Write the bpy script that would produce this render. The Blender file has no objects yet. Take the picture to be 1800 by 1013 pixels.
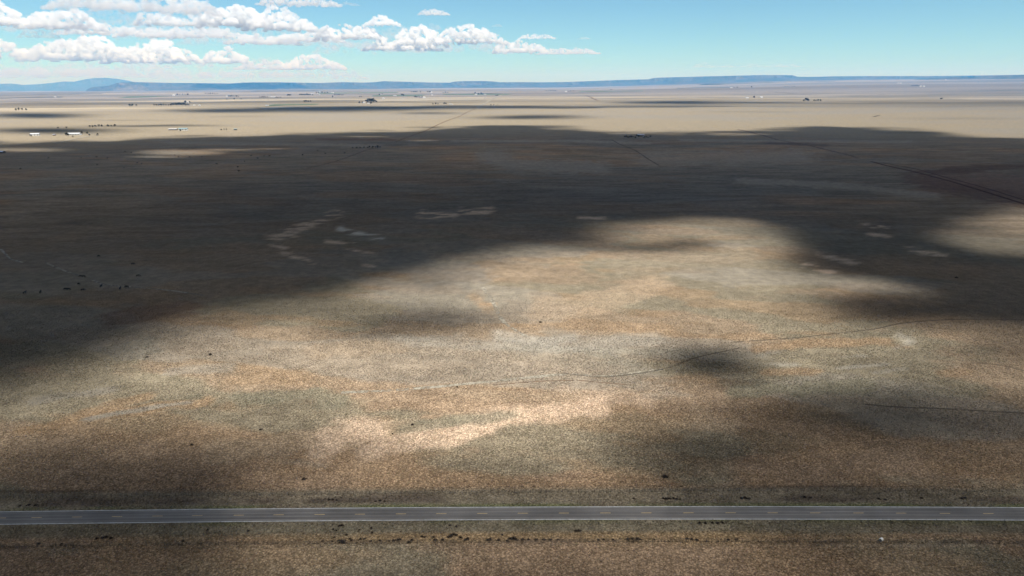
import bpy, bmesh, math, random
import numpy as np
from mathutils import Vector, Matrix, Euler

random.seed(11)
rng = np.random.default_rng(11)
D = bpy.data
S = bpy.context.scene
COL = S.collection
R = math.radians

# ------------------------------------------------------------------ camera
CAM_H, FPX, U0, V0 = 122.0, 1200.0, 900.0, 506.5
PITCH, ROLL = math.atan((506.5 - 147.0) / FPX), R(0.35)
fwd = np.array([0, math.cos(PITCH), -math.sin(PITCH)])
_r = np.array([1.0, 0, 0]); _u = np.array([0, math.sin(PITCH), math.cos(PITCH)])
c_r = math.cos(ROLL) * _r - math.sin(ROLL) * _u
c_u = math.cos(ROLL) * _u + math.sin(ROLL) * _r
cam = D.objects.new('camera', D.cameras.new('camera')); COL.objects.link(cam)
cam.matrix_world = Matrix(((c_r[0], c_u[0], -fwd[0], 0), (c_r[1], c_u[1], -fwd[1], 0),
                           (c_r[2], c_u[2], -fwd[2], CAM_H), (0, 0, 0, 1)))
cam.data.lens = 24.0; cam.data.sensor_width = 36.0
cam.data.clip_start = 1.0; cam.data.clip_end = 400000.0
S.camera = cam

def ray(u, v):
    return (u - U0) / FPX * c_r + (V0 - v) / FPX * c_u + fwd

def project(x, y, z=0.0):
    px = np.asarray(x, float); py = np.asarray(y, float); pz = np.asarray(z, float) - CAM_H
    f = px * fwd[0] + py * fwd[1] + pz * fwd[2]
    f = np.where(f < 1.0, np.nan, f)
    a = px * c_r[0] + py * c_r[1] + pz * c_r[2]
    b = px * c_u[0] + py * c_u[1] + pz * c_u[2]
    return U0 + FPX * a / f, V0 - FPX * b / f

# ------------------------------------------------------------------ noise
def _hash(ix, iy, seed):
    h = (ix * 374761393 + iy * 668265263 + seed * 974634777) & 0xffffffff
    h = ((h ^ (h >> 13)) * 1274126177) & 0xffffffff
    h = (h ^ (h >> 16)) & 0xffffffff
    return h / 4294967295.0

def vnoise(x, y, seed=0):
    x = np.asarray(x, float); y = np.asarray(y, float)
    ix = np.floor(x).astype(np.int64); iy = np.floor(y).astype(np.int64)
    fx = x - ix; fy = y - iy
    fx = fx * fx * (3 - 2 * fx); fy = fy * fy * (3 - 2 * fy)
    a = _hash(ix, iy, seed); b = _hash(ix + 1, iy, seed)
    c = _hash(ix, iy + 1, seed); d = _hash(ix + 1, iy + 1, seed)
    return (a * (1 - fx) + b * fx) * (1 - fy) + (c * (1 - fx) + d * fx) * fy

def fbm(x, y, seed=0, octv=4):
    s, a, t = 0.0, 0.5, 0.0
    for i in range(octv):
        s = s + a * vnoise(x * 2 ** i + 17.3 * i, y * 2 ** i - 9.1 * i, seed + i); t += a; a *= 0.5
    return s / t

def sst(a, b, x):
    t = np.clip((np.asarray(x, float) - a) / (b - a), 0, 1)
    return t * t * (3 - 2 * t)

# ------------------------------------------------------------------ terrain height
def h_raw(x, y):
    x = np.asarray(x, float); y = np.asarray(y, float)
    d = np.hypot(x, y)
    z = -d * d / (2 * 7.4e6)
    z = z + (fbm(x / 130, y / 130, 3, 3) - .5) * 3.0 * sst(230, 420, d)
    z = z + (fbm(x / 900, y / 900, 5, 3) - .5) * 16.0 * sst(600, 2600, d)
    z = z + (fbm(x / 5200, y / 3800, 7, 3) - .5) * 60.0 * sst(4500, 14000, d)
    az = np.degrees(np.arctan2(x, np.maximum(y, 1.0)))
    z = z + 230.0 * sst(6000, 30000, d) * sst(2, 27, az)
    return z

def gp0(u, v):
    r = ray(u, v); t = CAM_H / -r[2]
    return r[0] * t, r[1] * t

# road centre line from points measured along it
_rp = [gp0(u, v) for u, v in ((-200, 916.5), (0, 914.0), (225, 911.3), (450, 909), (675, 906.6), (900, 904.8), (1125, 904.4), (1350, 904.9), (1575, 905.8), (1800, 906.7), (2000, 907.6))]
_pc = np.polyfit([p[0] for p in _rp], [p[1] for p in _rp], 3)
def road_y(x): return np.polyval(_pc, np.clip(x, -260, 260))

def h(x, y):
    z = h_raw(x, y)
    e = np.abs(np.asarray(y, float) - road_y(x))
    near = 1 - sst(150, 210, np.abs(x) * 0 + e)
    bank = 0.55 * (1 - sst(3.6, 7.0, e)) - 0.35 * np.exp(-((e - 9.0) / 2.2) ** 2)
    return z + bank * (np.abs(x) < 3000)

_TS = np.geomspace(60.0, 95000.0, 420)
def gp(u, v):
    """ground point seen at a pixel"""
    r = ray(u, v); hz = math.hypot(r[0], r[1]); ts = _TS / hz
    for _ in range(4):
        below = CAM_H + r[2] * ts < h(r[0] * ts, r[1] * ts)
        if not below.any(): i = len(ts) - 1
        else: i = max(int(np.argmax(below)), 1)
        lo, hi = ts[i - 1], ts[i]; ts = np.linspace(lo, hi, 24)
    t = hi
    return Vector((r[0] * t, r[1] * t, float(h(r[0] * t, r[1] * t))))

# ------------------------------------------------------------------ object helpers
def tag(o, label=None, cat=None, group=None, kind=None):
    if label: o['label'] = label
    if cat: o['category'] = cat
    if group: o['group'] = group
    if kind: o['kind'] = kind
    return o

def empty(name, loc=(0, 0, 0), rz=0.0):
    o = D.objects.new(name, None); COL.objects.link(o)
    o.location = loc; o.rotation_euler = (0, 0, rz); o.empty_display_size = 0.5
    return o

def link(name, me, mat=None, parent=None):
    o = D.objects.new(name, me); COL.objects.link(o)
    if mat: me.materials.append(mat)
    if parent: o.parent = parent
    return o

def mesh_np(name, co, faces, smooth=False):
    """faces: (n,3) or (n,4) array"""
    me = D.meshes.new(name); co = np.asarray(co, np.float32); f = np.asarray(faces, np.int32)
    me.vertices.add(len(co)); me.vertices.foreach_set('co', co.ravel())
    k = f.shape[1]
    me.loops.add(f.size); me.loops.foreach_set('vertex_index', f.ravel())
    me.polygons.add(len(f))
    me.polygons.foreach_set('loop_start', np.arange(0, f.size, k, dtype=np.int32))
    me.polygons.foreach_set('loop_total', np.full(len(f), k, np.int32))
    if smooth: me.polygons.foreach_set('use_smooth', np.ones(len(f), bool))
    me.update(calc_edges=True)
    return me

def color_attr(me, rgb, name='Col'):
    a = me.color_attributes.new(name, 'FLOAT_COLOR', 'POINT')
    c = np.ones((len(rgb), 4), np.float32); c[:, :3] = rgb
    a.data.foreach_set('color', c.ravel())

class MB:
    def __init__(s): s.v = []; s.f = []
    def add(s, vs, fs):
        b = len(s.v); s.v += [tuple(v) for v in vs]; s.f += [tuple(i + b for i in f) for f in fs]
    def box(s, c, d, rz=0.0):
        cx, cy, cz = c; dx, dy, dz = d[0] / 2, d[1] / 2, d[2] / 2
        ca, sa = math.cos(rz), math.sin(rz); vs = []
        for sz in (-1, 1):
            for sx, sy in ((-1, -1), (1, -1), (1, 1), (-1, 1)):
                x, y = sx * dx, sy * dy
                vs.append((cx + x * ca - y * sa, cy + x * sa + y * ca, cz + sz * dz))
        s.add(vs, [(3, 2, 1, 0), (4, 5, 6, 7), (0, 1, 5, 4), (1, 2, 6, 5), (2, 3, 7, 6), (3, 0, 4, 7)])
    def tube(s, a, b, ra, rb=None, n=6):
        rb = ra if rb is None else rb
        a, b = Vector(a), Vector(b); w = (b - a).normalized()
        p = w.orthogonal().normalized(); q = w.cross(p); vs = []
        for c, r in ((a, ra), (b, rb)):
            for i in range(n):
                t = 2 * math.pi * i / n
                vs.append(c + p * math.cos(t) * r + q * math.sin(t) * r)
        s.add(vs, [(i, (i + 1) % n, n + (i + 1) % n, n + i) for i in range(n)] + [tuple(range(n))[::-1], tuple(range(n, 2 * n))])
    def mesh(s, name):
        me = D.meshes.new(name); me.from_pydata(s.v, [], s.f); me.update(); return me
    def build(s, name, mat, parent=None): return link(name, s.mesh(name), mat, parent)

def copy_tree(o, parent=None):
    c = o.copy(); COL.objects.link(c)
    if parent: c.parent = parent
    for ch in list(o.children): copy_tree(ch, c)
    return c

# ------------------------------------------------------------------ materials
class NT:
    def __init__(s, name):
        s.m = D.materials.new(name); s.m.use_nodes = True
        s.n = s.m.node_tree.nodes; s.l = s.m.node_tree.links; s.n.clear()
        s.out = s.n.new('ShaderNodeOutputMaterial')
    def new(s, t, **kw):
        n = s.n.new(t)
        for k, v in kw.items():
            if k in n.inputs.keys(): n.inputs[k].default_value = v
            else: setattr(n, k, v)
        return n
    def link(s, a, b): s.l.new(a, b)
    def math(s, op, a, b=None):
        n = s.n.new('ShaderNodeMath'); n.operation = op
        for i, x in enumerate((a, b)):
            if x is None: continue
            if isinstance(x, (int, float)): n.inputs[i].default_value = x
            else: s.l.new(x, n.inputs[i])
        return n.outputs[0]
    def mix(s, fac, a, b, blend='MIX'):
        n = s.n.new('ShaderNodeMix'); n.data_type = 'RGBA'; n.blend_type = blend
        for i, x in ((0, fac), (6, a), (7, b)):
            if isinstance(x, (int, float)): n.inputs[i].default_value = x
            elif isinstance(x, tuple): n.inputs[i].default_value = (*x, 1)
            else: s.l.new(x, n.inputs[i])
        return n.outputs[2]
    def noise(s, vec, scale, detail=3.0, rough=.55):
        n = s.new('ShaderNodeTexNoise'); n.inputs['Scale'].default_value = scale
        n.inputs['Detail'].default_value = detail; n.inputs['Roughness'].default_value = rough
        if vec: s.l.new(vec, n.inputs['Vector'])
        return n.outputs['Fac']
    def rng(s, x, a, b, c, d):
        n = s.n.new('ShaderNodeMapRange'); s.l.new(x, n.inputs[0])
        for i, q in enumerate((a, b, c, d)): n.inputs[i + 1].default_value = q
        return n.outputs[0]
    def grey(s, x):
        n = s.n.new('ShaderNodeCombineColor')
        for i in range(3): s.l.new(x, n.inputs[i])
        return n.outputs[0]
    def pos(s): return s.n.new('ShaderNodeNewGeometry').outputs['Position']

def simple(name, col, rough=.7, var=.2, scale=1.5, metal=0.0):
    t = NT(name); n = t.noise(t.pos(), scale, 4)
    c = t.mix(1.0, col, t.grey(t.rng(n, .25, .75, 1 - var, 1 + var)), 'MULTIPLY')
    b = t.new('ShaderNodeBsdfPrincipled'); b.inputs['Roughness'].default_value = rough; b.inputs['Metallic'].default_value = metal
    t.link(c, b.inputs['Base Color']); t.link(b.outputs[0], t.out.inputs[0]); return t.m

M = {
    'asphalt_line_white': simple('white_line_paint', (.74, .74, .72), .6, .40, .9),
    'dash_yellow': simple('yellow_line_paint', (.72, .52, .25), .6, .25, 2.0),
    'post': simple('weathered_wood', (.16, .12, .09), .9, .3, 4),
    'wire': simple('rusty_wire', (.10, .085, .075), .7, .2, 4),
    'white_metal': simple('white_metal', (.60, .62, .64), .5, .08, .4),
    'white_wall': simple('white_wall', (.62, .61, .58), .8, .12, .5),
    'teal_roof': simple('teal_metal_roof', (.24, .33, .35), .5, .15, .4),
    'grey_roof': simple('grey_shingle', (.42, .42, .48), .8, .15, .6),
    'blue_roof': simple('pale_blue_roof', (.55, .62, .74), .5, .1, .4),
    'brown_wall': simple('brown_timber', (.10, .075, .06), .9, .25, .8),
    'dark_open': simple('dark_opening', (.02, .02, .022), .6, .1, 1),
    'glass': simple('window_glass', (.05, .06, .075), .15, .1, 1),
    'bark': simple('bark', (.07, .055, .045), .95, .3, 3),
    'cow': simple('black_hide', (.012, .011, .011), .75, .3, 3),
    'twig': simple('dry_dark_twigs', (.045, .033, .026), .95, .4, 4),
    'drum': simple('white_plastic', (.85, .84, .82), .45, .05, 3),
    'fieldgreen': simple('irrigated_crop', (.085, .125, .06), .95, .25, .01),
    'fielddark': simple('dark_rangeland', (.07, .075, .07), .95, .3, .004),
    'fieldpale': simple('pale_stubble', (.34, .29, .21), .95, .12, .004),
    'sand': simple('pale_bare_sand', (.34, .29, .24), .95, .2, .01),
}

def foliage_mat(name, col):
    t = NT(name); n = t.noise(t.pos(), 1.3, 3)
    c = t.mix(1.0, col, t.grey(t.rng(n, .3, .7, .5, 1.5)), 'MULTIPLY')
    d = t.new('ShaderNodeBsdfDiffuse'); tr = t.new('ShaderNodeBsdfTranslucent'); m = t.new('ShaderNodeMixShader'); m.inputs[0].default_value = .25
    t.link(c, d.inputs[0]); t.link(c, tr.inputs[0]); t.link(d.outputs[0], m.inputs[1]); t.link(tr.outputs[0], m.inputs[2])
    t.link(m.outputs[0], t.out.inputs[0]); return t.m
M['leaf_dark'] = foliage_mat('dark_leaves', (.030, .036, .022))
M['leaf_mid'] = foliage_mat('green_leaves', (.055, .065, .028))

# ------------------------------------------------------------------ world, sun
SUN_EL, SUN_DIR_AZ = R(58), math.atan2(-0.72, 0.70)       # towards the sun: right and behind the camera
sunv = np.array([math.cos(SUN_EL) * math.cos(SUN_DIR_AZ), math.cos(SUN_EL) * math.sin(SUN_DIR_AZ), math.sin(SUN_EL)])
SKY_STRENGTH = 0.09
w = D.worlds.new('World'); S.world = w; w.use_nodes = True
wn, wl = w.node_tree.nodes, w.node_tree.links; wn.clear()
sky = wn.new('ShaderNodeTexSky'); sky.sky_type = 'NISHITA'; sky.sun_disc = False
sky.sun_elevation = SUN_EL; sky.sun_rotation = math.pi / 2 - SUN_DIR_AZ
sky.altitude = 1800; sky.air_density = 1.0; sky.dust_density = 0.4; sky.ozone_density = 2.0
mixc = wn.new('ShaderNodeMix'); mixc.data_type = 'RGBA'; mixc.blend_type = 'MULTIPLY'; mixc.inputs[0].default_value = 1
mixc.inputs[7].default_value = (0.66, 0.945, 1.03, 1)
bg = wn.new('ShaderNodeBackground'); bg.inputs[1].default_value = SKY_STRENGTH
wo = wn.new('ShaderNodeOutputWorld')
wl.new(sky.outputs[0], mixc.inputs[6]); wl.new(mixc.outputs[2], bg.inputs[0]); wl.new(bg.outputs[0], wo.inputs[0])

sl = D.lights.new('sun', 'SUN'); sl.energy = 5.0; sl.angle = R(0.5); sl.color = (1.0, .965, .91)
so = D.objects.new('sun', sl); COL.objects.link(so); so.location = (0, 0, 4000)
so.rotation_euler = Vector(-sunv).to_track_quat('-Z', 'Y').to_euler()

# ------------------------------------------------------------------ sunlight that reaches the ground (for the overhead cloud deck)
def poly_sd(px, py, poly):
    """signed distance, positive inside"""
    P = np.array(poly); n = len(P)
    dmin = np.full(px.shape, 1e18); ins = np.zeros(px.shape, bool)
    for i in range(n):
        a, b = P[i], P[(i + 1) % n]; e = b - a
        t = np.clip(((px - a[0]) * e[0] + (py - a[1]) * e[1]) / max(e @ e, 1e-9), 0, 1)
        dmin = np.minimum(dmin, (px - a[0] - t * e[0]) ** 2 + (py - a[1] - t * e[1]) ** 2)
        if a[1] != b[1]:
            c = ((a[1] > py) != (b[1] > py)) & (px < (b[0] - a[0]) * (py - a[1]) / (b[1] - a[1]) + a[0])
            ins ^= c
    d = np.sqrt(dmin)
    return np.where(ins, d, -d)

MAIN = [(-150, 720), (0, 705), (90, 672), (180, 628), (250, 585), (330, 560), (420, 545), (500, 535), (600, 525), (720, 508), (800, 492), (860, 468),
        (960, 446), (1050, 425), (1120, 396), (1200, 386), (1290, 390), (1340, 405), (1375, 440), (1420, 478), (1510, 492), (1560, 508), (1480, 535),
        (1540, 575), (1700, 585), (1950, 590), (1950, 705), (1800, 700), (1600, 690), (1450, 698), (1330, 735), (1240, 770), (1130, 790), (1040, 815),
        (900, 835), (760, 826), (640, 805), (520, 794), (420, 774), (340, 752), (250, 756), (150, 772), (0, 795), (-150, 798)]
FAR = [(-900, 232), (-200, 242), (0, 248), (60, 250), (140, 249), (250, 243), (350, 240), (450, 236.5), (650, 231.5), (720, 230), (755, 226), (850, 220.5), (905, 221), (985, 225),
       (1000, 229.5), (1130, 231), (1250, 230.3), (1350, 230), (1430, 227.5), (1500, 226), (1560, 229), (1640, 236), (1700, 242), (1800, 246), (2100, 248),
       (2700, 248), (2700, 195), (1800, 186), (900, 189), (0, 196), (-900, 196)]
LITS = [(MAIN, 1.0, 38.0),
        ([(1690, 420), (1720, 385), (1800, 365), (1950, 360), (1950, 440), (1800, 440), (1740, 435)], .85, 45.0),
        ([(400, 800), (1180, 780), (1160, 905), (700, 905), (420, 900)], .55, 16.0),
        ([(1150, 760), (1900, 740), (1900, 890), (1150, 905)], .24, 22.0),
        ([(1720, 840), (1950, 800), (1950, 930), (1760, 920)], .42, 14.0),
        ([(420, 1060), (430, 935), (640, 900), (1200, 895), (1400, 930), (1420, 990), (1560, 1013), (1560, 1080)], .37, 12.0),
        ([(-200, 800), (300, 790), (420, 870), (420, 1080), (-200, 1080)], .07, 25.0),
        ([(1400, 880), (1950, 880), (1950, 1100), (1400, 1100)], .24, 22.0)]
LITS = [([gp0(*p) for p in P], a, wd) for P, a, wd in LITS]
FARP = [gp0(*p) for p in FAR]

# shadows and gaps measured at pixel positions: u, v, ru, rv, amount (negative lets sun through)
SPOTS = [(1390, 850, 170, 42, .42), (90, 832, 170, 42, .42), (480, 850, 120, 32, .33), (1600, 985, 140, 40, .2), (90, 725, 200, 70, .40), (610, 582, 120, 26, .40), (420, 640, 140, 30, .15), (1250, 640, 100, 36, .97), (1310, 655, 60, 22, .5), (770, 562, 115, 20, .75), (690, 578, 130, 18, .5), (1140, 438, 110, 11, .75), (1215, 428, 55, 10, .7), (250, 600, 150, 30, .45), (1480, 450, 60, 30, .6),
         (1555, 545, 95, 26, .85), (1690, 545, 120, 28, .85), (1800, 610, 90, 30, .65), (1640, 640, 160, 30, .35), (1440, 500, 30, 16, .3), (560, 545, 150, 20, .55), (400, 565, 120, 22, .45),
         (480, 708, 120, 14, .25), (1650, 695, 150, 18, .45), (1480, 715, 160, 24, .3), (1250, 800, 130, 30, .55), (120, 700, 70, 10, .2), (60, 760, 120, 12, .25),
         (320, 268, 75, 5.0, -.85), (280, 276, 50, 2.5, -.55), (400, 263, 60, 2.2, -.5), (40, 265, 85, 3.2, -.7), (640, 240.5, 50, 1.2, -.5), (745, 247, 30, 1.3, -.5), (470, 261.5, 50, 1.2, -.5),
         (60, 203, 95, 3.4, .95), (90, 231, 130, 6.0, .97), (270, 223, 110, 2.0, .75), (560, 193.5, 200, 4.2, .97), (700, 190.5, 160, 3.2, .97), (390, 196, 100, 2.4, .85),
         (900, 190, 110, 2.4, .8), (780, 186.5, 60, 1.5, .7), (755, 200.5, 55, 1.4, .6), (930, 207.5, 95, 3.0, .9), (960, 222, 60, 2.0, .7), (1200, 181, 90, 3.0, .9), (1130, 181, 60, 2.0, .6), (1330, 180, 90, 1.4, .7),
         (1600, 233, 70, 2.4, .5), (1480, 238, 50, 2.0, -.1), (420, 205, 60, 1.2, .25), (220, 210, 80, 1.0, .3), (1000, 190.5, 40, 1.1, .5), (1700, 208, 120, 1.5, .15), (1320, 196, 90, 1.4, .18)]

def sunlit(x, y):
    d = np.hypot(x, y)
    u, v = project(x, y, -d * d / (2 * 7.4e6))
    ok = np.isfinite(u)
    u = np.where(ok, u, -9999.); v = np.where(ok, v, 3000.)
    wob = (fbm(x / 75, y / 75, 21, 4) - .5)
    T = .023 + .082 * sst(620, 1250, d) * (y > 0)
    for P, a, wd in LITS:
        sd = poly_sd(x, y, P) + wob * wd * 1.5
        T = np.maximum(T, a * sst(-wd, wd * 1.15, sd))
    sd = poly_sd(x, y, FARP) + (fbm(x / 500, y / 350, 23, 4) - .5) * 420 + (fbm(x / 140, y / 100, 24, 4) - .5) * 260
    T = np.maximum(T, sst(-90, 90, sd))
    # open rangeland far beyond, broken by scattered cumulus shade
    far = sst(3600, 4200, d) * (y > 0)
    sc = fbm(x / 2600 + 3, y / 1500, 29, 4)
    T = np.maximum(T, far * sst(.36, .46, 1 - sc * .72))
    wv = 1 + .7 * (fbm(x / 40, y / 40, 25, 3) - .5) * (d < 1500)
    for (a, b, ru, rv, am) in SPOTS:
        if b < 215 and am > .4: rv = rv * 1.25
        g = np.exp(-(((u - a) / ru) ** 2 + ((v - b) / rv) ** 2) ** 1.35 * wv)
        T = T * (1 - am * g) if am > 0 else np.maximum(T, -am * g)
    # patchiness of the thin veil
    pat = fbm(x / 55, y / 40, 27, 4)
    T = T * np.where(d < 700, .80 + .4 * pat, 1.0)
    T = np.where(ok & (y > 60), T, .03)  # near-solid cover behind the camera, added to cut skylight
    return np.clip(T, 0.012, 1)

def spaced(lo, hi, step, grow):
    pos = [0.0]
    while pos[-1] < hi: pos.append(pos[-1] + max(step, grow * pos[-1]))
    neg = [0.0]
    while neg[-1] > lo: neg.append(neg[-1] - max(step, grow * -neg[-1]))
    return np.array(neg[:0:-1] + pos)

def cloud_deck():
    H = 1500.0
    off = sunv[:2] / sunv[2] * H
    gx = spaced(-16000, 16000, 9.0, .026)
    gy0 = [-14000.0]
    while gy0[-1] < 120: gy0.append(gy0[-1] + max(9.0, .05 * (120 - gy0[-1])))
    while gy0[-1] < 13000: gy0.append(gy0[-1] + max(8.0, .012 * gy0[-1]))
    gy = np.array(gy0)
    X, Y = np.meshgrid(gx, gy)
    T = sunlit(X, Y)
    op = 1 - T
    edge = sst(13000, 11500, Y) * sst(16000, 14500, np.abs(X)) * sst(-14000, -12500, Y)
    op = op * edge
    zb = H + (fbm(X / 300, Y / 300, 31, 3) - .5) * 16
    zt = zb + 3 + 26 * op * (.5 + fbm(X / 120, Y / 120, 33, 3))
    ny, nx = X.shape
    keep = np.maximum.reduce([op[:-1, :-1], op[1:, :-1], op[:-1, 1:], op[1:, 1:]]) > .015
    idx = np.arange(ny * nx).reshape(ny, nx)
    q = np.stack([idx[:-1, :-1], idx[:-1, 1:], idx[1:, 1:], idx[1:, :-1]], -1)[keep]
    N = ny * nx
    sides = []
    kp = np.pad(keep, 1)
    for (dj, di, a, b) in ((-1, 0, 0, 1), (1, 0, 2, 3), (0, 1, 1, 2), (0, -1, 3, 0)):
        nb = kp[1 + dj:1 + dj + ny - 1, 1 + di:1 + di + nx - 1]
        m = keep & ~nb
        qq = np.stack([idx[:-1, :-1], idx[:-1, 1:], idx[1:, 1:], idx[1:, :-1]], -1)[m]
        sides.append(np.stack([qq[:, a], qq[:, b], qq[:, b] + N, qq[:, a] + N], -1))
    F = np.concatenate([q[:, ::-1], q + N] + sides)
    co = np.concatenate([np.stack([X + off[0], Y + off[1], zb], -1).reshape(-1, 3), np.stack([X + off[0], Y + off[1], zt], -1).reshape(-1, 3)])
    # transparency comes from the traced sunlight map, split over base and top
    tr_b = np.clip(1 - op, 0, 1) ** .75; tr_t = np.clip(1 - op, 0, 1) ** .25
    a = np.concatenate([tr_b.ravel(), tr_t.ravel()])
    used = np.unique(F); remap = np.full(2 * N, -1, np.int64); remap[used] = np.arange(len(used))
    me = mesh_np('shadow_cloud_layer', co[used], remap[F], True)
    color_attr(me, np.repeat(a[used][:, None], 3, 1), 'SunPass')
    t = NT('cloud_deck')
    at = t.new('ShaderNodeAttribute'); at.attribute_name = 'SunPass'
    df = t.new('ShaderNodeBsdfDiffuse'); df.inputs[0].default_value = (.8, .8, .82, 1)
    tp = t.new('ShaderNodeBsdfTransparent'); mx = t.new('ShaderNodeMixShader')
    tl = t.new('ShaderNodeBsdfTranslucent'); tl.inputs[0].default_value = (.95, .85, .70, 1); m2 = t.new('ShaderNodeMixShader'); m2.inputs[0].default_value = .035  # warm tint added so the cloud warms the shade below
    t.link(df.outputs[0], m2.inputs[1]); t.link(tl.outputs[0], m2.inputs[2])
    t.link(at.outputs['Fac'], mx.inputs[0]); t.link(m2.outputs[0], mx.inputs[1]); t.link(tp.outputs[0], mx.inputs[2]); t.link(mx.outputs[0], t.out.inputs[0])
    o = link('shadow_cloud_layer', me, t.m)  # unseen deck shaped from the traced shadows and widened to cut skylight
    tag(o, 'unseen cloud layer overhead, shaped to cast the grassland shadows and dim the sky', 'clouds', kind='stuff')
cloud_deck()

# ------------------------------------------------------------------ ground colour (what grows and lies where)
def seg_d(u, v, pts, sv):
    d = np.full(u.shape, 1e18)
    for (a, b) in zip(pts[:-1], pts[1:]):
        ex, ey = b[0] - a[0], (b[1] - a[1]) * sv
        t = np.clip(((u - a[0]) * ex + (v - a[1]) * sv * ey) / max(ex * ex + ey * ey, 1e-9), 0, 1)
        d = np.minimum(d, (u - a[0] - t * ex) ** 2 + ((v - a[1]) * sv - t * ey) ** 2)
    return np.sqrt(d)

TAN, ORANGE, GREEN, GREY, PINK = [np.array(c) for c in ((.306, .238, .168), (.335, .238, .150), (.235, .215, .158), (.285, .258, .215), (.52, .40, .295))]
WHITE, STRAW, SLATE, SOIL, LAV = [np.array(c) for c in ((.42, .39, .335), (.265, .227, .168), (.185, .170, .146), (.060, .040, .032), (.215, .192, .170))]
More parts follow.
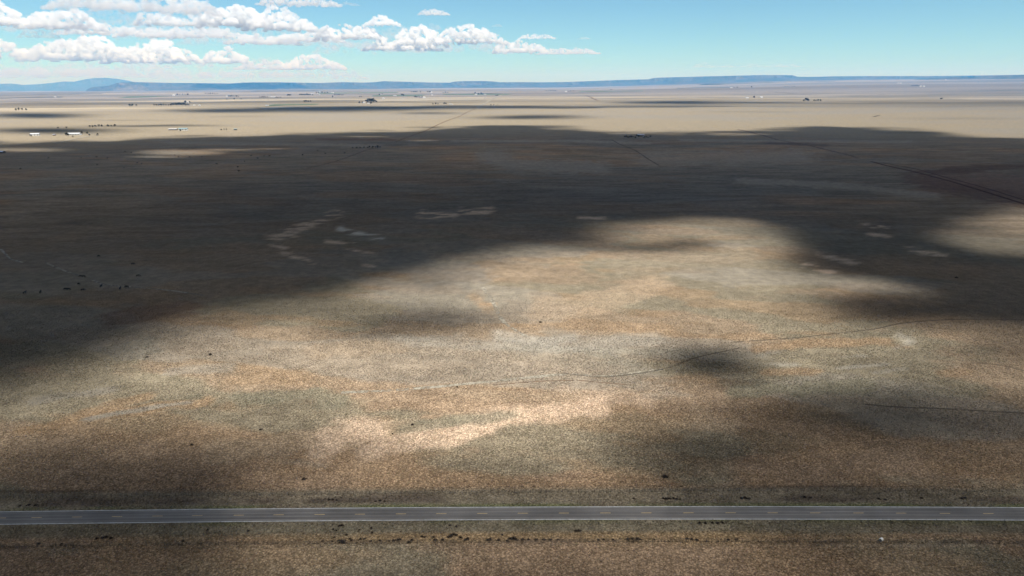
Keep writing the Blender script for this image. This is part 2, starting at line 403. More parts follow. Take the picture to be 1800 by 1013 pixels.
# polylines on the ground (pixel positions), half-width px, vertical stretch, colour, strength
STREAKS = [([(478, 422), (520, 404), (550, 388), (592, 377)], 13, 1.6, PINK * 1.0, .95), ([(742, 376), (770, 379), (792, 378), (806, 372), (860, 371)], 10, 1.6, PINK * 1.1, 1.0),
           ([(600, 403), (640, 414), (668, 417)], 8, 1.8, WHITE * 1.25, 1.0), ([(575, 425), (620, 430)], 7, 2, PINK * 1.1, 1.0), ([(610, 438), (660, 447)], 5, 2.4, PINK * 1.1, 1.0), ([(480, 432), (500, 436)], 6, 2.2, PINK * 1.1, 1.0),
           ([(500, 445), (550, 462)], 7, 2, PINK * 1.1, 1.0), ([(640, 466), (655, 468)], 5, 2.2, PINK * 1.1, 1.0), ([(1020, 383), (1060, 384)], 6, 2.2, PINK * 1.1, 1.0),
           ([(1440, 445), (1470, 455), (1500, 462)], 9, 1.8, PINK * 1.1, 1.0), ([(1420, 466), (1460, 480)], 9, 1.8, PINK * 1.1, 1.0), ([(1520, 394), (1560, 402)], 7, 2.2, PINK * 1.1, 1.0), ([(1530, 412), (1560, 416)], 6, 2.2, PINK * 1.1, 1.0), ([(1600, 440), (1660, 450)], 9, 1.8, PINK * 1.1, 1.0),
           ([(560, 790), (600, 765), (640, 758), (660, 770)], 34, 1.1, PINK * 1.05, .9), ([(640, 790), (740, 770), (800, 762), (860, 742), (950, 728), (1050, 716)], 26, 1.2, PINK * 1.08, .85),
           ([(380, 800), (460, 785), (540, 780)], 26, 1.2, TAN * 1.25, .7), ([(1230, 735), (1290, 745)], 26, 1.3, TAN * 1.3, .6), ([(1000, 690), (1130, 705)], 24, 1.5, PINK * .9, .5), ([(1000, 700), (800, 690)], 18, 1.5, TAN * 1.15, .5),
           ([(430, 700), (520, 695), (600, 702)], 24, 1.5, GREEN, .85), ([(700, 755), (780, 745), (900, 730)], 14, 1.4, GREEN * .9, .7), ([(1290, 690), (1400, 685), (1520, 678)], 20, 1.5, GREEN * 1.1, .8),
           ([(1350, 640), (1400, 642)], 9, 2.2, WHITE * .8, .55), ([(1470, 648), (1560, 640)], 9, 2.2, WHITE * .85, .6), ([(1540, 655), (1590, 648)], 8, 2.2, WHITE * .75, .45), ([(1575, 612), (1600, 604)], 9, 1.8, WHITE * .75, .45), ([(1480, 628), (1520, 626)], 7, 2.4, WHITE * .8, .45), ([(1270, 676), (1330, 672)], 14, 1.8, np.array((.10, .092, .07)), .5), ([(1580, 590), (1600, 600)], 10, 1.6, WHITE, .5),
           ([(1330, 615), (1430, 602), (1560, 600)], 14, 1.6, ORANGE, .75), ([(1350, 655), (1440, 652)], 12, 1.7, ORANGE, .7), ([(1650, 655), (1700, 655)], 12, 1.7, ORANGE, .5),
           ([(40, 760), (150, 735), (280, 715), (360, 705)], 16, 1.6, ORANGE, .8), ([(150, 730), (260, 695)], 14, 1.6, ORANGE * 1.02, .7), ([(150, 738), (190, 730), (260, 718), (330, 708)], 8, 1.8, GREY, .85),
           ([(60, 705), (200, 685)], 13, 1.7, GREY * .9, .7), ([(300, 655), (400, 645)], 14, 1.7, GREY, .6), ([(330, 700), (350, 697)], 10, 1.7, GREEN * .7, .8), ([(60, 690), (130, 700)], 6, 1.8, GREEN * .6, .5),
           ([(880, 590), (940, 600), (1000, 596)], 20, 1.6, WHITE * .85, .6), ([(700, 600), (1000, 610), (1150, 600)], 26, 1.8, WHITE * .75, .45), ([(960, 545), (1060, 530), (1150, 500)], 34, 1.5, TAN * 1.2, .6),
           ([(1100, 470), (1300, 450)], 34, 1.6, STRAW * .95, .6), ([(830, 520), (860, 545)], 10, 1.2, ORANGE, .5), ([(845, 535), (870, 535)], 5, 2, ORANGE * 1.1, .7), ([(560, 620), (700, 610)], 26, 1.6, TAN * 1.08, .5),
           ([(1650, 320), (1740, 325), (1860, 335)], 48, 1.7, SOIL * 2.7, .7), ([(1640, 303), (1720, 295), (1850, 291)], 16, 2.4, SOIL * 1.5, .6), ([(1600, 312), (1680, 332), (1760, 348), (1850, 366)], 22, 1.6, SOIL * 2.0, .6),
           ([(700, 455), (760, 480), (840, 485)], 36, 1.4, SLATE * 1.1, .7), ([(860, 275), (900, 290), (1050, 295)], 30, 2.2, SLATE * 1.25, .8), ([(1150, 280), (1400, 275)], 40, 2.6, SLATE * 1.3, .6), ([(1300, 318), (1500, 328), (1640, 345)], 14, 2.2, SLATE * 1.5, .6),
           ([(300, 251), (500, 254), (660, 256)], 12, 4, SLATE * 1.3, .6), ([(560, 245), (690, 246)], 8, 3.5, np.array((.16, .10, .075)), .7), ([(960, 264), (1000, 265)], 8, 3, np.array((.17, .12, .08)), .7), ([(1350, 251), (1450, 256)], 10, 3, np.array((.10, .08, .075)), .7),
           ([(1140, 252), (1000, 248), (800, 248)], 8, 3, SLATE * 1.5, .5), ([(1200, 247), (1600, 250)], 8, 3, SLATE * 1.5, .5), ([(200, 560), (330, 540)], 26, 1.5, np.array((.19, .12, .085)), .5)]

def albedo(x, y):
    d = np.hypot(x, y)
    u, v = project(x, y, h_raw(x, y) if np.size(x) < 3e6 else 0)
    ok = np.isfinite(u) & (v < 1300)
    u = np.where(ok, u, -5000.); v = np.where(ok, v, 2000.)
    xr = x * .97 - y * .22; yr = x * .22 + y * .97
    f1 = fbm(xr / 95, yr / 42, 41, 7)[..., None]; f2 = fbm(xr / 60 + 9, yr / 24, 43, 6)[..., None]; f3 = fbm(x / 22, y / 15, 45, 4)[..., None]
    f4 = fbm(xr / 110 + 4, yr / 45, 46, 7)[..., None]
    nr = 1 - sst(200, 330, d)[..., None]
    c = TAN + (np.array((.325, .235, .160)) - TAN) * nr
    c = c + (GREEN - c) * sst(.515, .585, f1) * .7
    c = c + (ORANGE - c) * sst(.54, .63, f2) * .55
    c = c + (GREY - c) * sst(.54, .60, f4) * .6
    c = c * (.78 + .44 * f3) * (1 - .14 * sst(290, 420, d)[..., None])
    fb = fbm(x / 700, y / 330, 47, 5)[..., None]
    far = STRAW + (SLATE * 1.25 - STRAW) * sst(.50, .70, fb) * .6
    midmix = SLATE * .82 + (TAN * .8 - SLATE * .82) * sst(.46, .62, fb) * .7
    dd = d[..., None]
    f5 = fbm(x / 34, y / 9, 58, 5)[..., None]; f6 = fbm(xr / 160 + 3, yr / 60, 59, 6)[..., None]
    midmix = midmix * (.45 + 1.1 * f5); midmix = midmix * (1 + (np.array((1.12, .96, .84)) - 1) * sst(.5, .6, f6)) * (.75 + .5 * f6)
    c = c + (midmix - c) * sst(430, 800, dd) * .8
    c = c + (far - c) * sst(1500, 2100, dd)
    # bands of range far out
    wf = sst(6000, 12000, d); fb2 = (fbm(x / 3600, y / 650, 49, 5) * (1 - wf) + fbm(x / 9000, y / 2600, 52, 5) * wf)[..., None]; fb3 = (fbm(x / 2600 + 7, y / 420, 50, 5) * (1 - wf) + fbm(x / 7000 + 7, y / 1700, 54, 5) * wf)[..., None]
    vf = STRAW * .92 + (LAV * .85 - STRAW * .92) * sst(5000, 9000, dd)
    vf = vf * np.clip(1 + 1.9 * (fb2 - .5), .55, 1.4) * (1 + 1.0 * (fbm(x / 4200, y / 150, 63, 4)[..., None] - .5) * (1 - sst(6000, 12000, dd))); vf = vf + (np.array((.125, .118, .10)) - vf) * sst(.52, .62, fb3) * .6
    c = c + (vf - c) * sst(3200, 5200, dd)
    for pts, wd, sv, col, st in STREAKS:
        us = [p[0] for p in pts]; vs = [p[1] for p in pts]
        m = ok & (u > min(us) - 3 * wd) & (u < max(us) + 3 * wd) & (v > min(vs) - 3 * wd) & (v < max(vs) + 3 * wd)
        if not m.any(): continue
        uu, vv = u[m], v[m]
        rg = fbm(x[m] / 9, y[m] / 9, 51, 4) - .5
        q = seg_d(uu, vv, pts, sv) / wd + rg * 1.5
        k = st * (1 - sst(.45, 1.15, q))
        if st >= .85 and col is not SOIL and max(vs) < 500: k = st * (1 - sst(.3, 1.5, q)) * sst(.40, .54, fbm(x[m] / 16, y[m] / 7, 56, 5))   # eroded scars, broken by grass
        k = k[..., None]
        c[m] = c[m] + (col * (.86 + .28 * f3[m]) - c[m]) * k
    # road verges
    e = y - road_y(x); ins = (np.abs(e) < 45) & (np.abs(x) < 900)
    if ins.any():
        xe, ee = x[ins], e[ins]; n1 = fbm(xe / 14, ee / 3.0, 53, 4); n2 = fbm(xe / 32, ee / 8, 55, 4); cc = c[ins]
        def lay(col, k): 
            nonlocal cc
            cc = cc + (np.array(col) * (.72 + .56 * n1[:, None]) - cc) * np.clip(k, 0, 1)[:, None]
        up, dn = ee > 0, ee < 0
        lay((.225, .196, .148), up * sst(15, 12.5, ee) * .9)
        lay((.13, .105, .085), up * sst(5, 7, ee) * sst(13, 10, ee) * sst(.56, .64, n2) * .8)
        lay((.165, .185, .085), up * sst(6.5, 3.2, ee) * sst(.42, .58, n2 + .10 * np.exp(-((xe - 15) / 60) ** 2)) * .9)
        lay((.212, .190, .142), dn * sst(-9.5, -7.5, ee) * .9)
        lay((.13, .135, .065), dn * sst(-5.5, -3.4, ee) * sst(.45, .6, n2) * .7)
        lay((.300, .215, .125), dn * sst(-13.6, -12.8, ee) * sst(-7.2, -8.8, ee) * sst(.34, .52, n2) * (.25 + .6 * sst(-75, -40, xe) * sst(90, 55, xe)))
        lay((.07, .055, .045), dn * np.exp(-((ee + 12.4) / .7) ** 2) * sst(.40, .56, fbm(xe / 5, ee, 57, 3)) * .8)
        lay((.30, .25, .19), dn * np.exp(-((ee + 13.9) / .4) ** 2) * .7)
        lay((.09, .07, .055), up * np.exp(-((ee - 14.6) / .4) ** 2) * .7)
        c[ins] = cc
    return np.clip(c, .01, .6)

def ground_mat():
    t = NT('prairie'); p = t.pos()
    at = t.new('ShaderNodeAttribute'); at.attribute_name = 'Col'
    n_m = t.noise(p, .16, 5, .6); n_f = t.noise(p, 1.9, 4, .65)
    vo = t.new('ShaderNodeTexVoronoi'); vo.inputs['Scale'].default_value = 1.5; t.link(p, vo.inputs['Vector'])
    sep = t.new('ShaderNodeSeparateColor'); t.link(vo.outputs['Color'], sep.inputs[0])
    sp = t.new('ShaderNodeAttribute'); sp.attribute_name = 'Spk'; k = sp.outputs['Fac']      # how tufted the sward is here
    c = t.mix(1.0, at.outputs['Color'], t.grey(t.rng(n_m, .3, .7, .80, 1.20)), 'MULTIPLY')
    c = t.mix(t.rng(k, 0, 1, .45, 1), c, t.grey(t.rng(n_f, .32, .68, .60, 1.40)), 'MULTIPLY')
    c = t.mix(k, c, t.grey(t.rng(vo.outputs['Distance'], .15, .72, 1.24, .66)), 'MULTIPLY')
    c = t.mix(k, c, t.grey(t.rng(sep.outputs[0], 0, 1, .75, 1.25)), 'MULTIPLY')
    b = t.new('ShaderNodeBsdfDiffuse'); b.inputs['Roughness'].default_value = .9
    bp = t.new('ShaderNodeBump'); bp.inputs['Strength'].default_value = .6; bp.inputs['Distance'].default_value = .35
    t.link(n_f, bp.inputs['Height']); t.link(bp.outputs[0], b.inputs['Normal'])
    t.link(c, b.inputs[0]); t.link(b.outputs[0], t.out.inputs[0]); return t.m

def ground():
    gx = spaced(-70000, 70000, 2.6, .016)
    ys = [-3000.0]
    while ys[-1] < 110: ys.append(ys[-1] + max(4, .12 * (110 - ys[-1])))
    y = ys[-1]
    while y < 78000:
        y += max(1.6, .0062 * y) if y < 9000 else .011 * y
        ys.append(y)
    gy = np.array(ys); X, Y = np.meshgrid(gx, gy); Z = h(X, Y)
    ny, nx = X.shape; idx = np.arange(ny * nx).reshape(ny, nx)
    q = np.stack([idx[:-1, :-1], idx[:-1, 1:], idx[1:, 1:], idx[1:, :-1]], -1).reshape(-1, 4)
    me = mesh_np('ground', np.stack([X, Y, Z], -1).reshape(-1, 3), q, True)
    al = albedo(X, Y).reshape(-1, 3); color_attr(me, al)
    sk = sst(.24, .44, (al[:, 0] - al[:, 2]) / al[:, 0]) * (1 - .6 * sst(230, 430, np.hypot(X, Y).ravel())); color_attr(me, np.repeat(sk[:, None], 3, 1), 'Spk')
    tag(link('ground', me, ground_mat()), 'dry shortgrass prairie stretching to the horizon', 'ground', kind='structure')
    print('ground verts', ny * nx)
ground()

# ------------------------------------------------------------------ grass tufts near the road
def grass():
    n = 460000
    y = np.sqrt(rng.uniform(138 ** 2, 430 ** 2, n)); x = rng.uniform(-1, 1, n) * (y * .80 + 30)
    e = np.abs(y - road_y(x))
    dens = sst(.30, .52, fbm(x / 16, y / 12, 61, 4)) * (1 - .55 * sst(260, 430, y))
    keep = (e > 3.3 + rng.exponential(.35, n)) & (rng.uniform(0, 1, n) < (.25 + .75 * dens) * (1 - sst(290, 425, y)))
    x, y = x[keep], y[keep]; n = len(x); z = h(x, y)
    amp = (1 - .5 * sst(220, 400, y))[:, None]; base = albedo(x, y) * (1 + amp * rng.uniform(-.27, .34, (n, 1))) * (1 + rng.normal(0, .05, (n, 3)))
    k = 4; vs = np.empty((n, k, 3, 3), np.float32); s = rng.uniform(.45, 1.1, n)
    for i in range(k):
        a = rng.uniform(0, 2 * math.pi, n) ; ln = rng.uniform(.18, .40, n) * s; hh = rng.uniform(.18, .42, n) * s; wd = rng.uniform(.08, .16, n) * s
        dx, dy = np.cos(a), np.sin(a); ox = x + rng.normal(0, .09, n); oy = y + rng.normal(0, .09, n)
        vs[:, i, 0] = np.stack([ox - dy * wd, oy + dx * wd, z - .02], -1)
        vs[:, i, 1] = np.stack([ox + dy * wd, oy - dx * wd, z - .02], -1)
        vs[:, i, 2] = np.stack([ox + dx * ln, oy + dy * ln, z + hh], -1)
    co = vs.reshape(-1, 3); me = mesh_np('grass', co, np.arange(len(co)).reshape(-1, 3))
    color_attr(me, np.clip(np.repeat(base, k * 3, 0), .008, .7))
    t = NT('bunch_grass'); at = t.new('ShaderNodeAttribute'); at.attribute_name = 'Col'
    d = t.new('ShaderNodeBsdfDiffuse'); tr = t.new('ShaderNodeBsdfTranslucent'); m = t.new('ShaderNodeMixShader'); m.inputs[0].default_value = .3
    t.link(at.outputs['Color'], d.inputs[0]); t.link(at.outputs['Color'], tr.inputs[0]); t.link(d.outputs[0], m.inputs[1]); t.link(tr.outputs[0], m.inputs[2]); t.link(m.outputs[0], t.out.inputs[0])
    tag(link('grass', me, t.m), 'dry bunch grass tufts covering the range beside the road', 'grass', kind='stuff'); print('tufts', n)
grass()

# ------------------------------------------------------------------ strips along lines
def catmull(pts, n=10):
    P = [np.array(p, float) for p in pts]; P = [2 * P[0] - P[1]] + P + [2 * P[-1] - P[-2]]; out = []
    for i in range(1, len(P) - 2):
        for t in np.linspace(0, 1, n, endpoint=False):
            a, b, c, d = P[i - 1:i + 3]
            out.append(.5 * (2 * b + (c - a) * t + (2 * a - 5 * b + 4 * c - d) * t * t + (3 * b - a - 3 * c + d) * t ** 3))
    out.append(P[-2]); return np.array(out)

def strip_mesh(name, line, offs, lift, wob=0.0, seed=0):
    """ribbon: line (n,2), offs lateral offsets of the columns"""
    tg = np.gradient(line, axis=0); tg /= np.linalg.norm(tg, axis=1)[:, None] + 1e-9
    nr = np.stack([-tg[:, 1], tg[:, 0]], -1); k = len(offs); co = []; ac = []
    s = np.concatenate([[0], np.cumsum(np.linalg.norm(np.diff(line, axis=0), axis=1))])
    for o in offs:
        j = (fbm(s / 7.0, s * 0 + o, seed, 3) - .5) * wob
        p = line + nr * (o + j)[:, None] if wob else line + nr * o
        co.append(np.stack([p[:, 0], p[:, 1], h(p[:, 0], p[:, 1]) + lift], -1)); ac.append(np.full(len(line), o))
    co = np.stack(co, 1).reshape(-1, 3); n = len(line); idx = np.arange(n * k).reshape(n, k)
    f = np.stack([idx[:-1, 1:], idx[:-1, :-1], idx[1:, :-1], idx[1:, 1:]], -1).reshape(-1, 4)
    me = mesh_np(name, co, f, True)
    a = me.attributes.new('across', 'FLOAT', 'POINT'); a.data.foreach_set('value', np.stack(ac, 1).ravel().astype(np.float32))
    return me

# --- highway
def asphalt():
    t = NT('worn_asphalt'); p = t.pos()
    mp = t.new('ShaderNodeMapping'); mp.inputs['Scale'].default_value = (.02, 1.4, 1); t.link(p, mp.inputs[0])
    st = t.noise(mp.outputs[0], 1.0, 5, .6); fine = t.noise(p, 9, 3, .7); pat = t.noise(p, .07, 4)
    at = t.new('ShaderNodeAttribute'); at.attribute_name = 'across'
    # darker oil line mid-lane, paler wheel tracks
    ab = t.math('ABSOLUTE', at.outputs['Fac']); lane = t.math('ABSOLUTE', t.math('SUBTRACT', ab, 1.55)); trk = t.math('ABSOLUTE', t.math('SUBTRACT', lane, .80))
    k = t.rng(trk, 0, .45, 1.25, .90)
    c = t.mix(1.0, (.172, .160, .150), t.grey(t.rng(st, .3, .7, .74, 1.26)), 'MULTIPLY')
    c = t.mix(1.0, c, t.grey(t.rng(fine, .3, .7, .8, 1.2)), 'MULTIPLY'); c = t.mix(1.0, c, t.grey(t.rng(pat, .35, .65, .84, 1.16)), 'MULTIPLY'); c = t.mix(1.0, c, t.grey(k), 'MULTIPLY')
    b = t.new('ShaderNodeBsdfPrincipled'); b.inputs['Roughness'].default_value = .85
    t.link(c, b.inputs['Base Color']); t.link(b.outputs[0], t.out.inputs[0]); return t.m
rx = np.arange(-330, 331, 2.5); rl = np.stack([rx, road_y(rx)], -1)
HW = 3.04
road = tag(link('road', strip_mesh('road', rl, np.linspace(-HW - .32, HW + .32, 27), .045), asphalt()), 'two lane asphalt highway crossing the foreground', 'road', kind='structure')
for sgn in (-1, 1):
    link('edge_line', strip_mesh('edge_line', rl, [sgn * HW - .11, sgn * HW + .11], .053), M['asphalt_line_white'], road)
dash_u = [2, 65, 136, 206, 277, 347, 420, 490, 562, 633, 705, 776, 848, 919, 991, 1064, 1136, 1210, 1284, 1358, 1433, 1509, 1584, 1661, 1737]
vc = np.interp(dash_u, [0, 225, 450, 675, 900, 1125, 1350, 1575, 1800], [914, 911.3, 909, 906.6, 904.8, 904.4, 904.9, 905.8, 906.7])
dx_ = [gp0(u, v)[0] for u, v in zip(dash_u, vc)]
dx_ = [dx_[0] - 12.1 * 2, dx_[0] - 12.1] + dx_ + [dx_[-1] + 12.6, dx_[-1] + 25.2]
for x in dx_:
    xs = np.linspace(x - 1.5, x + 1.5, 4); link('lane_dash', strip_mesh('lane_dash', np.stack([xs, road_y(xs)], -1), [-.095, .095], .053), M['dash_yellow'], road)

# --- tracks worn into the prairie
def track_mat(name, col, keep=.5):
    t = NT(name); p = t.pos(); n = t.noise(p, .35, 4, .6); n2 = t.noise(p, .05, 3)
    c = t.mix(1.0, col, t.grey(t.rng(n, .3, .7, .8, 1.2)), 'MULTIPLY')
    d = t.new('ShaderNodeBsdfDiffuse'); tp = t.new('ShaderNodeBsdfTransparent'); m = t.new('ShaderNodeMixShader')
    t.link(t.rng(t.math('ADD', n, t.math('MULTIPLY', n2, .8)), keep + .28, keep + .52, 0, 1), m.inputs[0])   # grass grows through the worn track
    t.link(c, d.inputs[0]); t.link(tp.outputs[0], m.inputs[1]); t.link(d.outputs[0], m.inputs[2]); t.link(m.outputs[0], t.out.inputs[0]); return t.m
TM = {'pale': track_mat('pale_worn_earth', (.345, .315, .255), .44), 'dark': track_mat('dark_rut', (.115, .094, .072), .44), 'red': track_mat('red_earth', (.165, .12, .092), .45),
      'deep': track_mat('dark_red_earth', (.070, .042, .032), .30), 'orange': track_mat('orange_earth', (.20, .135, .09), .46)}
TRACKS = [('pale', 1.15, [(600, 690), (660, 688), (720, 684), (800, 677), (870, 670), (960, 661), (1000, 658), (1060, 662), (1120, 656), (1165, 649)], 'pale two-track winding across the sunlit grass'),
          ('dark', .45, [(990, 656), (1020, 660), (1060, 663), (1120, 657), (1170, 648), (1200, 637), (1235, 626), (1300, 612)], 'dark gully line entering the round cloud shadow'),
          ('orange', .45, [(870, 677), (940, 671), (1010, 669), (1060, 673), (1120, 678)], 'orange cattle trail below the pale two-track'),
          ('pale', 1.1, [(848, 505), (866, 530), (876, 552), (892, 572), (925, 592)], 'pale short trail curving down the middle slope'),
          ('dark', .55, [(1520, 711), (1580, 716), (1640, 718), (1735, 723), (1820, 728)], 'dark straight rut near the right edge'),
          ('dark', .5, [(1700, 637), (1750, 641), (1790, 649), (1820, 658)], 'short dark curved rut at the right edge'),
          ('dark', .55, [(1290, 602), (1400, 594), (1480, 585), (1540, 578), (1590, 568), (1680, 562), (1820, 563)], 'long faint dark line rising towards the right edge'),
          ('pale', .8, [(80, 462), (110, 475), (150, 488), (185, 500), (235, 505), (300, 511), (360, 520)], 'thin pale trail through the grazing black cattle'),
          ('pale', .9, [(-10, 430), (5, 442), (18, 455), (40, 462)], 'pale trail at the left edge in deep shade'),
          ('red', 2.6, [(540, 296), (575, 288), (610, 277), (645, 264), (668, 259)], 'reddish farm track climbing to the dark corral row'),
          ('orange', 2.6, [(695, 250), (735, 235), (765, 222), (790, 211), (815, 201), (835, 192)], 'straight dirt road crossing the far sunlit plain'),
          ('pale', 12.0, [(838, 190), (850, 183), (868, 174), (886, 165)], 'pale dirt road running on to the far farmland'),
          ('deep', 2.4, [(1840, 372), (1800, 359), (1720, 334), (1640, 311), (1560, 292), (1530, 284)], 'wide red dirt road running diagonally at right'),
          ('deep', 1.4, [(1840, 364), (1780, 346), (1700, 322), (1620, 300), (1552, 287)], 'dark ditch line beside the red dirt road'),
          ('red', 3.5, [(1510, 279), (1470, 268), (1420, 256), (1370, 247), (1340, 238), (1296, 228)], 'far end of the red dirt road reaching the sunlit plain'),
          ('dark', 1.6, [(1075, 246), (1090, 254), (1110, 262), (1135, 277), (1158, 291)], 'dark diagonal fence line below the dark farmhouse'),  # flat dark strip drawn for a fence line
          ('pale', 4.5, [(95, 252), (118, 248), (140, 243), (165, 239), (200, 237)], 'pale driveway leading to the white roofed ranch house'),
          ('orange', 2.0, [(420, 301), (480, 300), (540, 299)], 'faint orange track crossing the shaded grassland'),
          ('dark', 5.0, [(1536, 206), (1546, 203)], 'short dark diagonal line on the far right plain'),
          ('red', 9.0, [(1030, 168), (1040, 172), (1052, 177)], 'short reddish track on the far plain'),
          ('pale', 7.0, [(228, 183), (420, 182), (640, 180), (800, 177)], 'pale farm road below the far farmsteads'),
          ('dark', 12.0, [(1350, 161), (1420, 167), (1500, 168), (1600, 164), (1800, 157)], 'dark meandering wash on the far right plain')]
for i, (k, wd, px, lab) in enumerate(TRACKS):
    g = [gp(*p) for p in px]; dist = math.hypot(g[len(g) // 2].x, g[len(g) // 2].y); g = [(p.x, p.y) for p in g]
    lift = .05 if dist < 500 else (.12 if dist < 1500 else .5)
    line = catmull(g, 14)
    tag(link('dirt_track', strip_mesh('dirt_track', line, [-wd, 0, wd], lift + .004 * i, wd * .5, 80 + i), TM[k]), lab, 'track', kind='structure')

# --- far fields and dark vegetation belts
def patch(name, mat, poly, lab, lift=1.2):
    g = [gp(*p) for p in poly]; a, b, c, d = g; n, m = 24, 4; co = []
    for j in range(m + 1):
        for i in range(n + 1):
            s, t = i / n, j / m
            p = (a.lerp(b, s)).lerp(d.lerp(c, s), t); wb = 1 + 0 * s
            co.append((p.x, p.y, float(h(p.x, p.y)) + lift))
    idx = np.arange((n + 1) * (m + 1)).reshape(m + 1, n + 1)
    q = np.stack([idx[:-1, :-1], idx[:-1, 1:], idx[1:, 1:], idx[1:, :-1]], -1).reshape(-1, 4)
    tag(link(name, mesh_np(name, co, q), mat), lab, 'field', kind='structure')
for i, (mt, poly, lab) in enumerate([
        ('fieldgreen', [(465, 187), (555, 184.5), (560, 182.8), (480, 184)], 'green irrigated field left of the dark tree pair'),
        ('fieldgreen', [(205, 172.5), (255, 171.5), (300, 169.5), (225, 170)], 'teal green field far at left'),
        ('fieldgreen', [(655, 169.5), (745, 168.5), (745, 166.8), (655, 168)], 'green field beside the far white sheds'),
        ('fieldgreen', [(780, 167), (890, 167), (900, 165.4), (780, 165.6)], 'green field under the far right farmstead'),
        ('fieldgreen', [(560, 165), (700, 163.5), (700, 162.3), (560, 163.4)], 'long green field below the far mesa'),
        ('fieldgreen', [(1015, 162), (1130, 160.5), (1130, 159.6), (1020, 160.8)], 'dark green field on the far middle plain'),
        ('fielddark', [(440, 161), (560, 159.6), (560, 158.7), (440, 159.6)], 'dark belt of brush at the foot of the left mesa'),
        ('fielddark', [(1190, 156), (1290, 154), (1290, 152.8), (1190, 155)], 'dark belt of brush below the flat mesa'),
        ('fielddark', [(0, 173.5), (110, 171.5), (110, 170.3), (0, 172.2)], 'dark strip of range at the far left'),
        ('fielddark', [(0, 168), (180, 165.5), (180, 164.8), (0, 167)], 'second dark strip of range at the far left'),
        ('fieldpale', [(640, 180), (850, 176), (850, 172), (700, 174)], 'pale stubble field in front of the white farm buildings'),
        ('fieldpale', [(480, 192), (520, 189.5), (530, 188.5), (450, 189.5)], 'pale stubble strip at the left middle distance')]):
    patch('farm_field', M[mt], poly, lab, 1.0 + .07 * i)

# ------------------------------------------------------------------ fences
def fence(name, us, vs, lab, step):
    g = [gp(u, v) for u, v in zip(us, vs)]; px = [p.x for p in g]; py = [p.y for p in g]
    cf = np.polyfit(px, py, 3)
    x0, x1 = px[0], px[-1]; root = empty(name, (0, 0, 0)); tag(root, lab, 'fence', 'wire fences along the highway')
    n = int((x1 - x0) / step); pts = []
    for i in range(n + 1):
        x = x0 + i * step; y = float(np.polyval(cf, x)); z = float(h(x, y)); pts.append((x, y, z))
        b = MB(); hh = 1.25 + .1 * random.random(); b.tube((x, y, z - .2), (x + random.uniform(-.06, .06), y, z + hh), .09, .075, 6); b.build('fence_post', M['post'], root)
    for hh in (.35, .7, 1.05):
        b = MB()
        for a, c in zip(pts[:-1], pts[1:]):
            b.tube((a[0], a[1], a[2] + hh), (c[0], c[1], c[2] + hh), .018, .018, 4)
        b.build('wire', M['wire'], root)
fence('wire_fence', (-60, 225, 450, 900, 1350, 1860), (876, 874.5, 871.5, 866, 864.5, 866), 'wire fence on wooden posts along the far side of the highway', 5.0)
fence('wire_fence', (-60, 225, 450, 900, 1350, 1860), (962, 961, 958.5, 953, 954.5, 958), 'wire fence on wooden posts along the near side of the highway', 5.0)

# ------------------------------------------------------------------ roadside bushes
def bush_mesh(seed):
    r = random.Random(seed); b = MB()
    for i in range(150):
        a = r.uniform(0, 6.283); el = r.uniform(.05, 1.45); L = r.uniform(.25, .5)
        d = Vector((math.cos(a) * math.cos(el), math.sin(a) * math.cos(el), math.sin(el) * .85))
        p = d * L * r.uniform(.2, 1); q = d * L + Vector((r.uniform(-.1, .1), r.uniform(-.1, .1), r.uniform(-.05, .1)))
        s = d.orthogonal().normalized() * r.uniform(.02, .06)
        b.add([p - s, p + s, q + s * .5], [(0, 1, 2)])
    return b.mesh('bush')
bushes = [bush_mesh(s) for s in range(4)]
for me in bushes: me.materials.append(M['twig'])
def bush(u, v, s, lab, grp):
    p = gp(u, v); o = D.objects.new('tumbleweed', random.choice(bushes)); COL.objects.link(o)
    o.location = (p.x, p.y, p.z - .05); o.rotation_euler = (0, 0, random.uniform(0, 6)); o.scale = (s * 1.6, s * 1.3, s * 1.15)
    tag(o, lab, 'bush', grp)
GB = 'dark tumbleweeds along the near fence'
for u, v, s in [(567, 952, .8), (584, 952, .8), (587, 946, .9), (595, 951, .9), (600, 953, 1.8), (604, 954, 1.6), (615, 948, 1.0), (618, 951, 1.0), (634, 948, 1.1), (641, 948, .9), (652, 951.5, .8), (668, 951, .9), (684, 951.5, .8),
                (692, 951, 1.2), (700, 950, 1.3), (703, 949, 1.0), (719, 954, 1.3), (724, 950, 1.0), (742, 944, 1.0), (746, 945, 1.0), (762, 945, 1.0), (765, 950, 1.3), (778, 950, 1.2), (789, 945, 1.3), (793, 943, 1.5), (797, 940, 1.3),
                (802, 942, 1.2), (810, 946, 1.3), (818, 950, 1.1), (822, 948, 1.5), (858, 950, 1.3), (862, 949, 1.1), (877, 950.5, 1.2), (892, 951, 1.0), (897, 948, 1.2), (903, 948, 1.5), (907, 949, 1.2), (919, 949, 1.2),
                (929, 949, .9), (943, 949.5, 1.1), (956, 949.5, 1.1), (968, 949.5, 1.0), (981, 949, .9), (1013, 934, 1.2), (1018, 933.5, 1.2), (1052, 949.5, 1.0), (1061, 949, .9), (1078, 949.5, .9), (1104, 949, 1.3),
                (1112, 948, 1.3), (1120, 948.5, 1.3), (1125, 949, 1.0), (1150, 949, .8), (1208, 948, 1.2), (1216, 949, 1.0), (1225, 950, 1.1), (1280, 949.5, 1.0), (1295, 948.5, 1.0)]:
    bush(u, v, s, 'dark dry tumbleweed along the near roadside fence line', GB)
GB2 = 'dark bushes in the far roadside ditch'
